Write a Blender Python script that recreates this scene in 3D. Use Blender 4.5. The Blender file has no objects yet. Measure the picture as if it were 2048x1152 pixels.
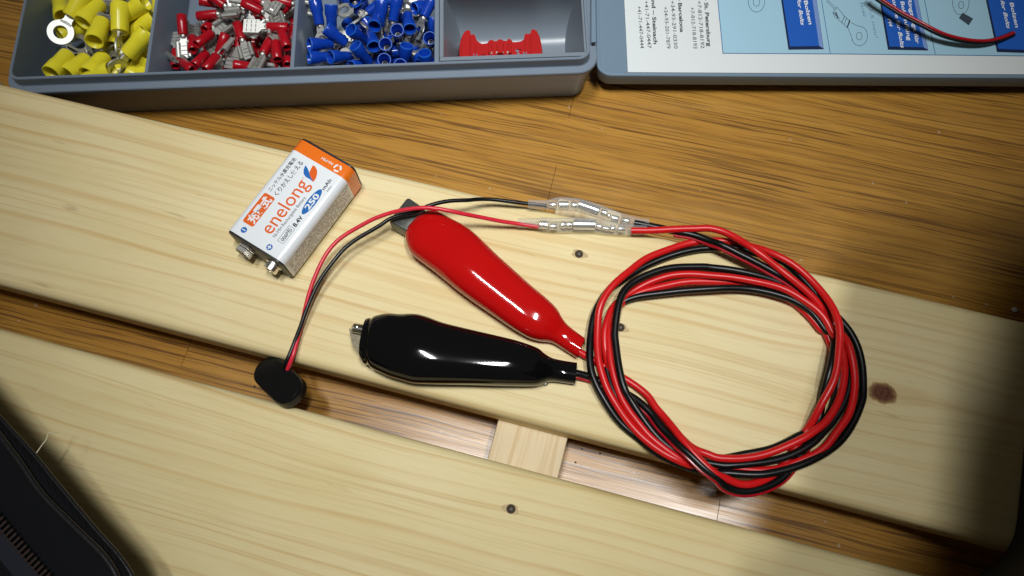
import bpy, bmesh, math, random
from mathutils import Vector, Matrix
random.seed(7)
S = 0.001                      # everything below is written in millimetres
scn = bpy.context.scene
col = scn.collection

# ------------------------------------------------------------------ camera, light, exposure
F_PX, PITCH, ROLL, CAM_H = 1631.6, 0.34056, -0.066668, 293.0
_c, _s = math.cos(PITCH), math.sin(PITCH)
_cr, _sr = math.cos(ROLL), math.sin(ROLL)
_right, _up, FWD = Vector((1, 0, 0)), Vector((0, _c, _s)), Vector((0, _s, -_c))
RIGHT = _cr * _right + _sr * _up
UP = -_sr * _right + _cr * _up
cam_data = bpy.data.cameras.new('camera')
cam_data.sensor_width = 36
cam_data.lens = F_PX / 2048 * 36
cam_data.clip_start, cam_data.clip_end = 0.01, 50
cam = bpy.data.objects.new('camera', cam_data)
col.objects.link(cam)
_m = Matrix((RIGHT, UP, -FWD)).transposed().to_4x4()
_m.translation = Vector((0, 0, CAM_H * S))
cam.matrix_world = _m
scn.camera = cam

def at(px, py, z):
    """point of the photograph -> place in the room (mm) at height z above the slatted board"""
    d = ((px - 1024) / F_PX) * RIGHT - ((py - 576) / F_PX) * UP + FWD
    t = (z - CAM_H) / d.z
    return Vector((0, 0, CAM_H)) + d * t

w = bpy.data.worlds.new('World'); scn.world = w; w.use_nodes = True
w.node_tree.nodes['Background'].inputs[0].default_value = (1.0, 0.92, 0.74, 1)
w.node_tree.nodes['Background'].inputs[1].default_value = 0.065

def lamp(x, y, z, sx, sy, power, target, spread):
    l = bpy.data.lights.new('ceiling_lamp', 'AREA'); l.shape = 'RECTANGLE'; l.size = sx; l.size_y = sy
    l.energy = power; l.color = (0.98, 1.0, 1.0); l.spread = math.radians(spread)
    o = bpy.data.objects.new('ceiling_lamp', l); col.objects.link(o)
    o.location = (x, y, z)
    o.rotation_euler = (Vector(target) - Vector((x, y, z))).to_track_quat('-Z', 'Y').to_euler()
    return o
AIM = (0.004, 0.190, 0)
lamp(-0.16, 0.14, 1.9, 0.52, 0.07, 0.335, AIM, 19)
lamp(0.36, -0.01, 1.9, 0.44, 0.07, 0.33, AIM, 19)
scn.view_settings.view_transform = 'Standard'
scn.view_settings.look = 'None'
scn.view_settings.exposure = 0.0
scn.view_settings.gamma = 1.0
try:
    scn.cycles.max_bounces = 8; scn.cycles.transparent_max_bounces = 12
except Exception: pass

FLOOR_Z = -30.0

# ------------------------------------------------------------------ materials
class NT:
    def __init__(s, name):
        s.m = bpy.data.materials.new(name); s.m.use_nodes = True
        s.t = s.m.node_tree; s.b = s.t.nodes['Principled BSDF']
    def n(s, kind, **kw):
        x = s.t.nodes.new(kind)
        for k, v in kw.items(): setattr(x, k, v)
        return x
    def l(s, a, b): s.t.links.new(a, b)
    def val(s, sock, v):
        if hasattr(v, 'is_linked') or isinstance(v, bpy.types.NodeSocket): s.l(v, sock)
        else: sock.default_value = v
    def math(s, op, a, b=0.0, c=0.0):
        x = s.n('ShaderNodeMath', operation=op)
        s.val(x.inputs[0], a); s.val(x.inputs[1], b); s.val(x.inputs[2], c)
        return x.outputs[0]
    def comb(s, a, b, c=0.0):
        x = s.n('ShaderNodeCombineXYZ'); s.val(x.inputs[0], a); s.val(x.inputs[1], b); s.val(x.inputs[2], c)
        return x.outputs[0]
    def noise(s, vec, scale=1.0, detail=2.0, rough=0.5):
        x = s.n('ShaderNodeTexNoise'); s.l(vec, x.inputs['Vector'])
        x.inputs['Scale'].default_value = scale; x.inputs['Detail'].default_value = detail; x.inputs['Roughness'].default_value = rough
        return x.outputs['Fac']
    def ramp(s, fac, stops):
        x = s.n('ShaderNodeValToRGB'); e = x.color_ramp.elements
        while len(e) < len(stops): e.new(0.5)
        for i, (p, c) in enumerate(stops):
            e[i].position = p; e[i].color = (c, c, c, 1) if isinstance(c, (int, float)) else (*c, 1)
        s.l(fac, x.inputs[0]); return x.outputs[0]
    def mix(s, fac, a, b, mode='MIX'):
        x = s.n('ShaderNodeMix', data_type='RGBA', blend_type=mode)
        s.val(x.inputs[0], fac)
        for sock, v in ((x.inputs[6], a), (x.inputs[7], b)):
            if isinstance(v, tuple): sock.default_value = (*v, 1)
            else: s.l(v, sock)
        return x.outputs[2]
    def xyz(s):
        tc = s.n('ShaderNodeTexCoord'); sp = s.n('ShaderNodeSeparateXYZ'); s.l(tc.outputs['Object'], sp.inputs[0])
        return [s.math('MULTIPLY', sp.outputs[i], 1000.0) for i in range(3)]
    def bump(s, h, strength=0.2, dist=0.0003):
        x = s.n('ShaderNodeBump'); x.inputs['Strength'].default_value = strength; x.inputs['Distance'].default_value = dist
        s.l(h, x.inputs['Height']); s.l(x.outputs[0], s.b.inputs['Normal'])

def plain(name, rgb, rough=0.5, metal=0.0, spec=0.5, coat=0.0, var=0.0, vscale=0.3, bump=0.0, bscale=2.0):
    k = NT(name); b = k.b
    b.inputs['Base Color'].default_value = (*rgb, 1); b.inputs['Roughness'].default_value = rough
    b.inputs['Metallic'].default_value = metal; b.inputs['Specular IOR Level'].default_value = spec
    b.inputs['Coat Weight'].default_value = coat; b.inputs['Coat Roughness'].default_value = 0.08
    if var or bump:
        x, y, z = k.xyz(); v = k.comb(x, y, z)
        if var:
            f = k.noise(v, vscale, 4, 0.6)
            c = k.mix(f, tuple(max(0, q * (1 - var)) for q in rgb), tuple(min(1, q * (1 + var)) for q in rgb))
            k.l(c, b.inputs['Base Color'])
            k.l(k.math('ADD', k.math('MULTIPLY', f, rough * var * 1.2), rough * (1 - 0.6 * var)), b.inputs['Roughness'])
        if bump: k.bump(k.noise(v, bscale, 3, 0.6), bump)
    return k.m

def pine(name, knots=(), seed=0.0, tint=(1, 1, 1), rings=1.0):
    k = NT(name); x, y, z = k.xyz()
    n0 = k.math('ADD', k.math('ADD', y, k.math('MULTIPLY', z, 0.8)), seed)
    warp = k.noise(k.comb(k.math('MULTIPLY', x, 0.0038), k.math('MULTIPLY', n0, 0.014), seed), 1.0, 2)
    warp2 = k.noise(k.comb(k.math('MULTIPLY', x, 0.014), k.math('MULTIPLY', n0, 0.1), seed + 5), 1.0, 2)
    n1 = k.math('ADD', n0, k.math('ADD', k.math('MULTIPLY', warp, 20.0), k.math('MULTIPLY', warp2, 1.1)))
    dark = None
    for (kt, kn, ra, rb, pull) in knots:
        du = k.math('SUBTRACT', x, kt); dv = k.math('SUBTRACT', y, kn)
        u = k.math('DIVIDE', du, ra * 5.5); v = k.math('DIVIDE', dv, rb * 2.8)
        g = k.math('POWER', 2.718, k.math('MULTIPLY', k.math('ADD', k.math('MULTIPLY', u, u), k.math('MULTIPLY', v, v)), -1.0))
        n1 = k.math('SUBTRACT', n1, k.math('MULTIPLY', k.math('MULTIPLY', dv, g), pull))
        u2 = k.math('DIVIDE', du, ra); v2 = k.math('DIVIDE', dv, rb)
        wob = k.noise(k.comb(x, y, 3.0), 0.45, 3)
        r = k.math('ADD', k.math('SQRT', k.math('ADD', k.math('MULTIPLY', u2, u2), k.math('MULTIPLY', v2, v2))), k.math('MULTIPLY', k.math('SUBTRACT', wob, 0.5), 0.5))
        dark = (r, k.noise(k.comb(k.math('MULTIPLY', u2, 2.5), k.math('MULTIPLY', v2, 2.5), 1.0), 1.3, 4))
    ph = k.math('ADD', k.math('DIVIDE', n1, 6.0), k.math('MULTIPLY', k.noise(k.comb(0.0, k.math('MULTIPLY', n1, 0.055), seed), 1.0, 3), 3.4))
    fr = k.math('FRACT', ph)
    ring = k.ramp(fr, [(0.0, 0.0), (0.45, 0.03), (0.72, 0.22), (0.86, 0.9), (0.93, 1.0), (0.985, 0.4), (1.0, 0.0)])
    amp = k.noise(k.comb(k.math('MULTIPLY', x, 0.004), k.math('MULTIPLY', n0, 0.075), seed + 9), 1.0, 2)
    amp = k.ramp(amp, [(0.36, 0.10), (0.60, 1.0)])
    fine = k.noise(k.comb(k.math('MULTIPLY', x, 0.0065), k.math('MULTIPLY', n1, 0.55), seed), 1.0, 4, 0.65)
    fib = k.noise(k.comb(k.math('MULTIPLY', x, 0.05), k.math('MULTIPLY', n0, 2.6), seed), 1.0, 3, 0.6)
    blot = k.noise(k.comb(k.math('MULTIPLY', x, 0.012), k.math('MULTIPLY', n0, 0.03), seed + 2), 1.0, 3)
    T = lambda c: tuple(a * b for a, b in zip(c, tint))
    base = k.mix(k.ramp(blot, [(0.3, 0.0), (0.7, 1.0)]), T((0.715, 0.585, 0.295)), T((0.795, 0.672, 0.39)))
    line = k.math('MULTIPLY', k.math('MULTIPLY', ring, amp), 0.44 * rings)
    c = k.mix(line, base, T((0.55, 0.30, 0.075)))
    c = k.mix(k.math('MULTIPLY', k.ramp(fine, [(0.52, 0.0), (0.70, 1.0)]), 0.42), c, T((0.48, 0.29, 0.10)))
    c = k.mix(k.math('MULTIPLY', k.ramp(fib, [(0.45, 0.0), (0.75, 1.0)]), 0.16), c, T((0.40, 0.27, 0.12)))
    speck = k.noise(k.comb(k.math('MULTIPLY', x, 0.05), k.math('MULTIPLY', n0, 0.22), seed + 30), 1.0, 2)
    c = k.mix(k.math('MULTIPLY', k.ramp(speck, [(0.70, 0.0), (0.80, 1.0)]), 0.35), c, T((0.28, 0.16, 0.07)))
    if dark:
        r, nz = dark
        c = k.mix(k.math('MULTIPLY', k.ramp(r, [(0.85, 1.0), (1.9, 0.0)]), 0.45), c, T((0.40, 0.22, 0.07)))
        kc = k.mix(nz, (0.045, 0.012, 0.006), (0.26, 0.09, 0.035))
        rg = k.math('SINE', k.math('MULTIPLY', r, 17.0))
        kc = k.mix(k.math('MULTIPLY', k.math('ADD', rg, 1.0), 0.22), kc, (0.03, 0.008, 0.004))
        halo = k.math('SINE', k.math('MULTIPLY', r, 9.0))
        c = k.mix(k.math('MULTIPLY', k.ramp(r, [(0.9, 1.0), (2.6, 0.0)]), k.math('MULTIPLY', k.math('ADD', halo, 1.0), 0.28)), c, T((0.36, 0.19, 0.06)))
        c = k.mix(k.ramp(r, [(0.66, 1.0), (1.08, 0.0)]), c, kc)
    k.l(c, k.b.inputs['Base Color'])
    k.b.inputs['Roughness'].default_value = 0.58; k.b.inputs['Specular IOR Level'].default_value = 0.28
    k.bump(k.math('ADD', k.math('MULTIPLY', fib, 0.7), k.math('MULTIPLY', ring, -0.35)), 0.22, 0.0002)
    return k.m

def oak(name):
    k = NT(name); x, y, z = k.xyz()
    oi = k.n('ShaderNodeObjectInfo'); rnd = oi.outputs['Random']
    sx = k.math('ADD', x, k.math('MULTIPLY', rnd, 60.0)); sd = k.math('MULTIPLY', rnd, 0.35)
    wv = k.noise(k.comb(k.math('MULTIPLY', x, 0.007), k.math('MULTIPLY', y, 0.010), 0.0), 1.0, 2)
    v = k.math('ADD', y, k.math('MULTIPLY', wv, 7.0))
    band = k.noise(k.comb(k.math('MULTIPLY', sx, 0.006), k.math('MULTIPLY', v, 0.11), sd), 1.0, 3, 0.6)
    dens = k.noise(k.comb(k.math('MULTIPLY', sx, 0.010), k.math('MULTIPLY', v, 0.10), k.math('ADD', sd, 7.0)), 1.0, 2)
    streak = k.noise(k.comb(k.math('MULTIPLY', sx, 0.013), k.math('MULTIPLY', v, 0.46), sd), 1.0, 3, 0.55)
    pore = k.noise(k.comb(k.math('MULTIPLY', sx, 0.015), k.math('MULTIPLY', v, 1.0), k.math('ADD', sd, 3.0)), 1.0, 2, 0.5)
    pore2 = k.noise(k.comb(k.math('MULTIPLY', sx, 0.030), k.math('MULTIPLY', v, 1.7), k.math('ADD', sd, 5.0)), 1.0, 2, 0.5)
    fibre = k.noise(k.comb(k.math('MULTIPLY', sx, 0.12), k.math('MULTIPLY', v, 2.6), sd), 1.0, 3, 0.6)
    c = k.mix(k.ramp(band, [(0.3, 0.0), (0.7, 1.0)]), (0.37, 0.170, 0.023), (0.49, 0.25, 0.042))
    c = k.mix(k.math('MULTIPLY', k.ramp(streak, [(0.50, 0.0), (0.66, 1.0)]), 0.45), c, (0.20, 0.088, 0.016))
    c = k.mix(k.math('MULTIPLY', k.ramp(fibre, [(0.4, 0.0), (0.8, 1.0)]), 0.28), c, (0.22, 0.105, 0.022))
    dn = k.ramp(dens, [(0.35, 0.35), (0.6, 1.0)])
    pr = k.math('MULTIPLY', k.ramp(pore, [(0.545, 0.0), (0.59, 1.0), (0.66, 1.0), (0.72, 0.6)]), dn)
    pr2 = k.math('MULTIPLY', k.ramp(pore2, [(0.60, 0.0), (0.66, 1.0)]), 0.7)
    c = k.mix(k.math('MULTIPLY', pr, 0.80), c, (0.085, 0.030, 0.007))
    c = k.mix(k.math('MULTIPLY', pr2, 0.70), c, (0.10, 0.042, 0.010))
    spk = k.noise(k.comb(x, y, 2.0), 0.33, 1)
    c = k.mix(k.math('MULTIPLY', k.ramp(spk, [(0.785, 0.0), (0.81, 1.0)]), 0.35), c, (0.62, 0.56, 0.46))
    tone = k.math('ADD', 0.96, k.math('MULTIPLY', rnd, 0.08))
    hs = k.n('ShaderNodeHueSaturation'); k.l(tone, hs.inputs['Value']); k.l(c, hs.inputs['Color'])
    k.l(hs.outputs[0], k.b.inputs['Base Color'])
    gl = k.noise(k.comb(x, y, 0.0), 0.05, 3)
    k.l(k.math('ADD', 0.19, k.math('MULTIPLY', gl, 0.16)), k.b.inputs['Roughness'])
    k.b.inputs['Specular IOR Level'].default_value = 0.6
    k.b.inputs['Coat Weight'].default_value = 0.55; k.b.inputs['Coat Roughness'].default_value = 0.19
    wav = k.noise(k.comb(k.math('MULTIPLY', x, 0.012), k.math('MULTIPLY', y, 0.35), 0.0), 1.0, 3)
    h = k.math('ADD', k.math('MULTIPLY', pr, -0.06), k.math('ADD', k.math('MULTIPLY', streak, -0.5), k.math('ADD', k.math('MULTIPLY', fibre, 0.12), k.math('MULTIPLY', wav, 0.9))))
    k.bump(h, 0.26, 0.0003)
    return k.m

def clear_vinyl(name):
    k = NT(name); out = k.t.nodes['Material Output']
    tr = k.n('ShaderNodeBsdfTransparent'); tr.inputs[0].default_value = (0.93, 0.93, 0.91, 1)
    mx = k.n('ShaderNodeMixShader')
    k.b.inputs['Base Color'].default_value = (0.74, 0.75, 0.75, 1); k.b.inputs['Roughness'].default_value = 0.22
    fr = k.n('ShaderNodeLayerWeight'); fr.inputs[0].default_value = 0.35
    x, y, z = k.xyz(); nz = k.noise(k.comb(x, y, z), 0.5, 3)
    f = k.math('ADD', k.math('MULTIPLY', fr.outputs['Facing'], 0.46), k.math('ADD', 0.07, k.math('MULTIPLY', nz, 0.12)))
    k.l(f, mx.inputs[0]); k.l(tr.outputs[0], mx.inputs[1]); k.l(k.b.outputs[0], mx.inputs[2]); k.l(mx.outputs[0], out.inputs[0])
    k.bump(nz, 0.15, 0.0003)
    return k.m

def twill(name, rgb=(0.003, 0.0032, 0.0045)):
    k = NT(name); x, y, z = k.xyz()
    u = k.math('ADD', k.math('MULTIPLY', x, 0.9), k.math('MULTIPLY', y, 0.45))
    s1 = k.math('SINE', k.math('MULTIPLY', u, 5.2)); s2 = k.math('SINE', k.math('MULTIPLY', k.math('SUBTRACT', k.math('MULTIPLY', y, 0.9), k.math('MULTIPLY', x, 0.3)), 5.0))
    h = k.math('ADD', s1, k.math('MULTIPLY', s2, 0.2))
    nz = k.noise(k.comb(x, y, z), 1.2, 3)
    c = k.mix(k.math('MULTIPLY', k.math('ADD', h, 1.5), 0.33), tuple(q * 0.7 for q in rgb), tuple(q * 1.5 for q in rgb))
    c = k.mix(nz, c, tuple(q * 1.1 for q in rgb))
    k.l(c, k.b.inputs['Base Color']); k.b.inputs['Roughness'].default_value = 0.85
    k.b.inputs['Specular IOR Level'].default_value = 0.2
    k.bump(h, 0.22, 0.0003)
    return k.m

M = dict(
    oak=oak('varnished_oak'), subfloor=plain('dark_joint', (0.02, 0.010, 0.004), 0.8),
    white_label=plain('battery_label', (0.80, 0.83, 0.86), 0.22, coat=0.5),
    orange=plain('label_orange', (0.82, 0.17, 0.012), 0.25, coat=0.4), blue_ink=plain('ink_blue', (0.015, 0.14, 0.45), 0.3, coat=0.4),
    orange_ink=plain('ink_orange', (0.75, 0.12, 0.012), 0.3, coat=0.4), black_ink=plain('ink_black', (0.02, 0.02, 0.024), 0.35),
    white_ink=plain('ink_white', (0.8, 0.82, 0.84), 0.3), grey_ink=plain('ink_grey', (0.16, 0.17, 0.20), 0.4), brown_ink=plain('ink_brown', (0.26, 0.21, 0.21), 0.4),
    pink_ink=plain('ink_pale_orange', (0.8, 0.42, 0.3), 0.4),
    side_label=plain('label_side', (0.68, 0.68, 0.71), 0.3, coat=0.3),
    cap_black=plain('end_cap_black', (0.012, 0.012, 0.013), 0.4), nickel=plain('nickel', (0.86, 0.84, 0.78), 0.30, metal=1, var=0.15, vscale=0.8),
    red_vinyl=plain('red_vinyl', (0.47, 0.004, 0.004), 0.08, spec=0.45, var=0.06, vscale=0.05, bump=0.045, bscale=0.13),
    black_vinyl=plain('black_vinyl', (0.0030, 0.0030, 0.0035), 0.07, spec=0.45, var=0.05, vscale=0.05, bump=0.045, bscale=0.13),
    red_wire=plain('red_insulation', (0.60, 0.009, 0.010), 0.32, spec=0.40, var=0.08, vscale=0.4, bump=0.04, bscale=0.8),
    pink_wire=plain('thin_red_insulation', (0.66, 0.022, 0.045), 0.30, spec=0.45, var=0.08, vscale=0.4),
    black_wire=plain('black_insulation', (0.0035, 0.0035, 0.004), 0.33, spec=0.36, var=0.08, vscale=0.4, bump=0.04, bscale=0.8),
    jaw_dull=plain('dull_steel', (0.13, 0.135, 0.125), 0.42, metal=0.75, var=0.35, vscale=0.5, bump=0.25, bscale=1.0),
    jaw_plate=plain('steel_plate', (0.22, 0.19, 0.13), 0.30, metal=0.85, var=0.25, vscale=0.4, bump=0.1, bscale=0.5), jaw_bright=plain('bright_steel', (0.62, 0.60, 0.54), 0.18, metal=1, var=0.25, vscale=0.4, bump=0.12, bscale=0.5),
    tin=plain('tinned_brass', (0.88, 0.89, 0.90), 0.30, metal=1, var=0.12, vscale=0.8, bump=0.15, bscale=0.6),
    tin_dull=plain('tinned_copper', (0.60, 0.60, 0.57), 0.52, metal=1, var=0.2, vscale=0.6, bump=0.12, bscale=0.8),
    clear=clear_vinyl('clear_vinyl'),
    snap=plain('snap_plastic', (0.005, 0.005, 0.0055), 0.22, spec=0.4, var=0.1, vscale=0.6, bump=0.15, bscale=1.5),
    box=plain('grey_box_plastic', (0.165, 0.205, 0.26), 0.40, spec=0.45, var=0.05, vscale=0.08, bump=0.10, bscale=1.6),
    tray=plain('grey_tray_plastic', (0.19, 0.225, 0.265), 0.24, spec=0.5, var=0.05, vscale=0.08, bump=0.10, bscale=0.25),
    lid=plain('grey_lid_plastic', (0.155, 0.225, 0.295), 0.42, spec=0.4, var=0.04, vscale=0.08, bump=0.12, bscale=1.4),
    yellow=plain('yellow_sleeve', (0.84, 0.74, 0.035), 0.28, spec=0.45, var=0.08, vscale=0.25),
    yellow_in=plain('yellow_sleeve_bore', (0.62, 0.47, 0.012), 0.45),
    red_sleeve=plain('red_sleeve', (0.38, 0.004, 0.012), 0.26, spec=0.45, var=0.12, vscale=0.25),
    blue_sleeve=plain('blue_sleeve', (0.004, 0.042, 0.36), 0.20, spec=0.5, var=0.1, vscale=0.25),
    blue_rim=plain('blue_sleeve_rim', (0.012, 0.10, 0.50), 0.45, spec=0.3),
    dark=plain('dark_gap', (0.012, 0.012, 0.014), 0.6),
    splice=plain('red_splice', (0.40, 0.008, 0.009), 0.35, spec=0.4, var=0.08, vscale=0.3),
    paper=plain('card_white', (0.65, 0.69, 0.69), 0.55, spec=0.25, var=0.015, vscale=0.05), table=plain('print_pale_blue', (0.33, 0.54, 0.66), 0.5, spec=0.3),
    btn=plain('print_blue', (0.012, 0.10, 0.46), 0.42, spec=0.3), btn_dark=plain('print_navy', (0.006, 0.016, 0.06), 0.45, spec=0.3), btn_light=plain('print_bevel', (0.18, 0.28, 0.56), 0.45, spec=0.3),
    line_ink=plain('print_line_blue', (0.03, 0.12, 0.30), 0.5), drawing=plain('print_drawing', (0.03, 0.05, 0.07), 0.5),
    text_ink=plain('print_text', (0.05, 0.055, 0.06), 0.5), text_grey=plain('print_text_grey', (0.12, 0.125, 0.13), 0.5), spec_ink=plain('print_spec', (0.10, 0.22, 0.36), 0.5),
    twill=twill('black_twill'), piping=plain('black_piping', (0.010, 0.010, 0.011), 0.30, spec=0.5, bump=0.4, bscale=0.5),
    lining=plain('blue_black_lining', (0.003, 0.004, 0.012), 0.8), thread=plain('orange_thread', (0.026, 0.011, 0.006), 0.8), fluff=plain('pale_thread', (0.75, 0.68, 0.48), 0.7),
    dent=plain('crushed_pine', (0.50, 0.37, 0.19), 0.7, var=0.3, vscale=0.8), nail=plain('nail_steel', (0.060, 0.048, 0.034), 0.42, metal=0.0, spec=0.35, var=0.3, vscale=1.2, bump=0.06, bscale=1.4), crumb=plain('dark_crumb', (0.01, 0.008, 0.006), 0.7), solder=plain('solder', (0.9, 0.9, 0.86), 0.34, metal=1, bump=0.7, bscale=1.0),
)

# ------------------------------------------------------------------ object helpers
ORG = {}
def tag(o, label=None, cat=None, group=None, kind=None):
    for k, v in (('label', label), ('category', cat), ('group', group), ('kind', kind)):
        if v: o[k] = v
    return o
def thing(name, org, label, cat, group=None, rot=None):
    o = bpy.data.objects.new(name, None); col.objects.link(o); o.empty_display_size = 0.005
    mw = (rot.to_4x4() if rot else Matrix.Identity(4)).copy(); mw.translation = Vector(org) * S
    o.matrix_world = mw
    ORG[o.name] = Vector(org)
    return tag(o, label, cat, group)
def mesh(name, verts, faces, mat, parent=None, smooth=True, world=True, mats=None, idx=None, sharp=0.7):
    """ONE mesh object; world=True: verts are room mm and the parent is an unrotated Empty"""
    off = ORG.get(parent.name, Vector()) if (parent is not None and world) else Vector()
    p = parent
    if world and parent is not None and parent.name not in ORG:
        while p is not None and p.name not in ORG: p = p.parent
        off = ORG.get(p.name, Vector()) if p else Vector()
    me = bpy.data.meshes.new(name)
    me.from_pydata([tuple((Vector(v) - off) * S) for v in verts], [], faces)
    me.materials.append(mat)
    for m in (mats or []): me.materials.append(m)
    if idx: me.polygons.foreach_set('material_index', idx)
    bm = bmesh.new(); bm.from_mesh(me); bmesh.ops.recalc_face_normals(bm, faces=bm.faces); bm.to_mesh(me); bm.free()
    if smooth:
        me.polygons.foreach_set('use_smooth', [True] * len(me.polygons))
        me.set_sharp_from_angle(angle=sharp)
    o = bpy.data.objects.new(name, me); col.objects.link(o)
    if parent is not None: o.parent = parent
    return o

class G:
    """collects geometry"""
    def __init__(s): s.v, s.f, s.i = [], [], []
    def add(s, v, f, mi=0):
        k = len(s.v); s.v += [Vector(q) for q in v]; s.f += [tuple(a + k for a in q) for q in f]; s.i += [mi] * len(f); return s
    def loft(s, loops, cap0=True, cap1=True, mi=0):
        n = len(loops[0]); v = [p for L in loops for p in L]; f = []
        for a in range(len(loops) - 1):
            for b in range(n):
                f.append((a * n + b, a * n + (b + 1) % n, (a + 1) * n + (b + 1) % n, (a + 1) * n + b))
        if cap0: f.append(tuple(range(n))[::-1])
        if cap1: f.append(tuple((len(loops) - 1) * n + b for b in range(n)))
        return s.add(v, f, mi)
    def box(s, c, sx, sy, sz, rot=None, mi=0, bev=0.0):
        R = rot or Matrix.Identity(3); c = Vector(c); h = (sx / 2, sy / 2, sz / 2)
        if not bev:
            v = [c + R @ Vector((a * h[0], b * h[1], d * h[2])) for d in (-1, 1) for a, b in ((-1, -1), (1, -1), (1, 1), (-1, 1))]
            return s.add(v, [(3, 2, 1, 0), (4, 5, 6, 7), (0, 1, 5, 4), (1, 2, 6, 5), (2, 3, 7, 6), (3, 0, 4, 7)], mi)
        L = []
        for z, i in ((-h[2], bev), (-h[2] + bev, 0), (h[2] - bev, 0), (h[2], bev)):
            L.append([c + R @ Vector((x, y, z)) for x, y in rrect(-h[0] + i, -h[1] + i, h[0] - i, h[1] - i, max(bev, 0.05), 2)])
        return s.loft(L, mi=mi)
    def tube(s, pts, r, seg=12, mi=0, caps=True, flat=1.0):
        pts = [Vector(p) for p in pts]; n = len(pts); rs = r if isinstance(r, (list, tuple)) else [r] * n
        t0 = (pts[1] - pts[0]).normalized(); a = Vector((0, 0, 1))
        if abs(t0.dot(a)) > 0.95: a = Vector((1, 0, 0))
        nrm = (a - t0 * a.dot(t0)).normalized(); L = []
        for i in range(n):
            t = (pts[min(i + 1, n - 1)] - pts[max(i - 1, 0)]).normalized()
            nrm = (nrm - t * nrm.dot(t)).normalized(); b = t.cross(nrm)
            L.append([pts[i] + rs[i] * (math.cos(q) * nrm * flat + math.sin(q) * b) for q in (2 * math.pi * j / seg for j in range(seg))])
        return s.loft(L, caps, caps, mi)
    def lathe(s, o, ax, prof, seg=18, mi=0, caps=(True, True), ref=None):
        """prof: (distance along ax, radius)"""
        o = Vector(o); ax = Vector(ax).normalized(); a = Vector(ref) if ref else Vector((0, 0, 1))
        if abs(ax.dot(a)) > 0.95: a = Vector((1, 0, 0))
        n1 = (a - ax * a.dot(ax)).normalized(); b = ax.cross(n1)
        L = [[o + ax * d + r * (math.cos(q) * n1 + math.sin(q) * b) for q in (2 * math.pi * j / seg for j in range(seg))] for d, r in prof]
        return s.loft(L, caps[0], caps[1], mi)
    def slab(s, poly, off, mi=0):
        """polygon (3-D points) given thickness by vector off"""
        off = Vector(off); return s.loft([[Vector(p) for p in poly], [Vector(p) + off for p in poly]], mi=mi)
    def obj(s, name, mat, parent=None, **kw):
        return mesh(name, s.v, s.f, mat, parent, idx=s.i if kw.get('mats') else None, **kw)

def rrect(x0, y0, x1, y1, r, n=5):
    out = []
    for cx, cy, a0 in ((x1 - r, y0 + r, -90), (x1 - r, y1 - r, 0), (x0 + r, y1 - r, 90), (x0 + r, y0 + r, 180)):
        for i in range(n + 1):
            a = math.radians(a0 + 90 * i / n); out.append((cx + r * math.cos(a), cy + r * math.sin(a)))
    return out
def smooth(pts, k=6):
    """Catmull-Rom through points (any dimension)"""
    P = [Vector(p) for p in pts]; P = [P[0] * 2 - P[1]] + P + [P[-1] * 2 - P[-2]]; out = []
    for i in range(1, len(P) - 2):
        for j in range(k):
            t = j / k; a, b, c, d = P[i - 1:i + 3]
            out.append(0.5 * ((2 * b) + (c - a) * t + (2 * a - 5 * b + 4 * c - d) * t * t + (3 * b - a - 3 * c + d) * t ** 3))
    out.append(P[-2]); return out
def relax(pts, n=2):
    for _ in range(n):
        pts = [pts[0]] + [(pts[i - 1] + pts[i] * 2 + pts[i + 1]) / 4 for i in range(1, len(pts) - 1)] + [pts[-1]]
    return pts
def trace(px):      # (px, py, z) -> room points
    P = relax(smooth([at(*p) for p in px], 6), 7)
    wob = random.Random(int(px[0][0] * 7)); a = [wob.uniform(0, 6.28) for _ in range(4)]; out = []; s_ = 0.0
    for i, p in enumerate(P):          # a hand-laid wire is never quite smooth
        if i: s_ += (p - P[i - 1]).length
        f = min(1.0, i / 8, (len(P) - 1 - i) / 8)
        d = 0.13 * math.sin(s_ / 3.1 + a[0]) + 0.16 * math.sin(s_ / 6.7 + a[1]); e = 0.10 * math.sin(s_ / 4.3 + a[2])
        out.append(p + Vector((d * math.cos(a[3]), d * math.sin(a[3]), e)) * f)
    return out

def text_geo(body, bold=0.0, shear=0.0):
    c = bpy.data.curves.new('t', 'FONT'); c.body = body; c.offset = bold; c.shear = shear; c.resolution_u = 3
    o = bpy.data.objects.new('t', c); col.objects.link(o)
    me = bpy.data.meshes.new_from_object(o.evaluated_get(bpy.context.evaluated_depsgraph_get()))
    v = [(q.co.x, q.co.y) for q in me.vertices]; f = [tuple(p.vertices) for p in me.polygons]
    bpy.data.objects.remove(o); bpy.data.curves.remove(c); bpy.data.meshes.remove(me)
    return v, f
def text(name, body, p0, p1, height, up, mat, parent, bold=0.0, shear=0.0, cap=0.72, world=True, base0=None, lift=Vector((0, 0, 0))):
    """flat print: first glyph starts at p0, last ends at p1; height = cap height"""
    v, f = text_geo(body, bold, shear)
    x0 = min(q[0] for q in v); x1 = max(q[0] for q in v)
    p0, p1 = Vector(p0), Vector(p1); dx = p1 - p0; L = dx.length; dx.normalize()
    u = Vector(up); u = (u - dx * u.dot(dx)).normalized()
    V = [p0 + dx * ((q[0] - x0) / (x1 - x0) * L) + u * (q[1] / cap * height) + lift for q in v]
    return mesh(name, V, f, mat, parent, smooth=False, world=world)

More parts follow.
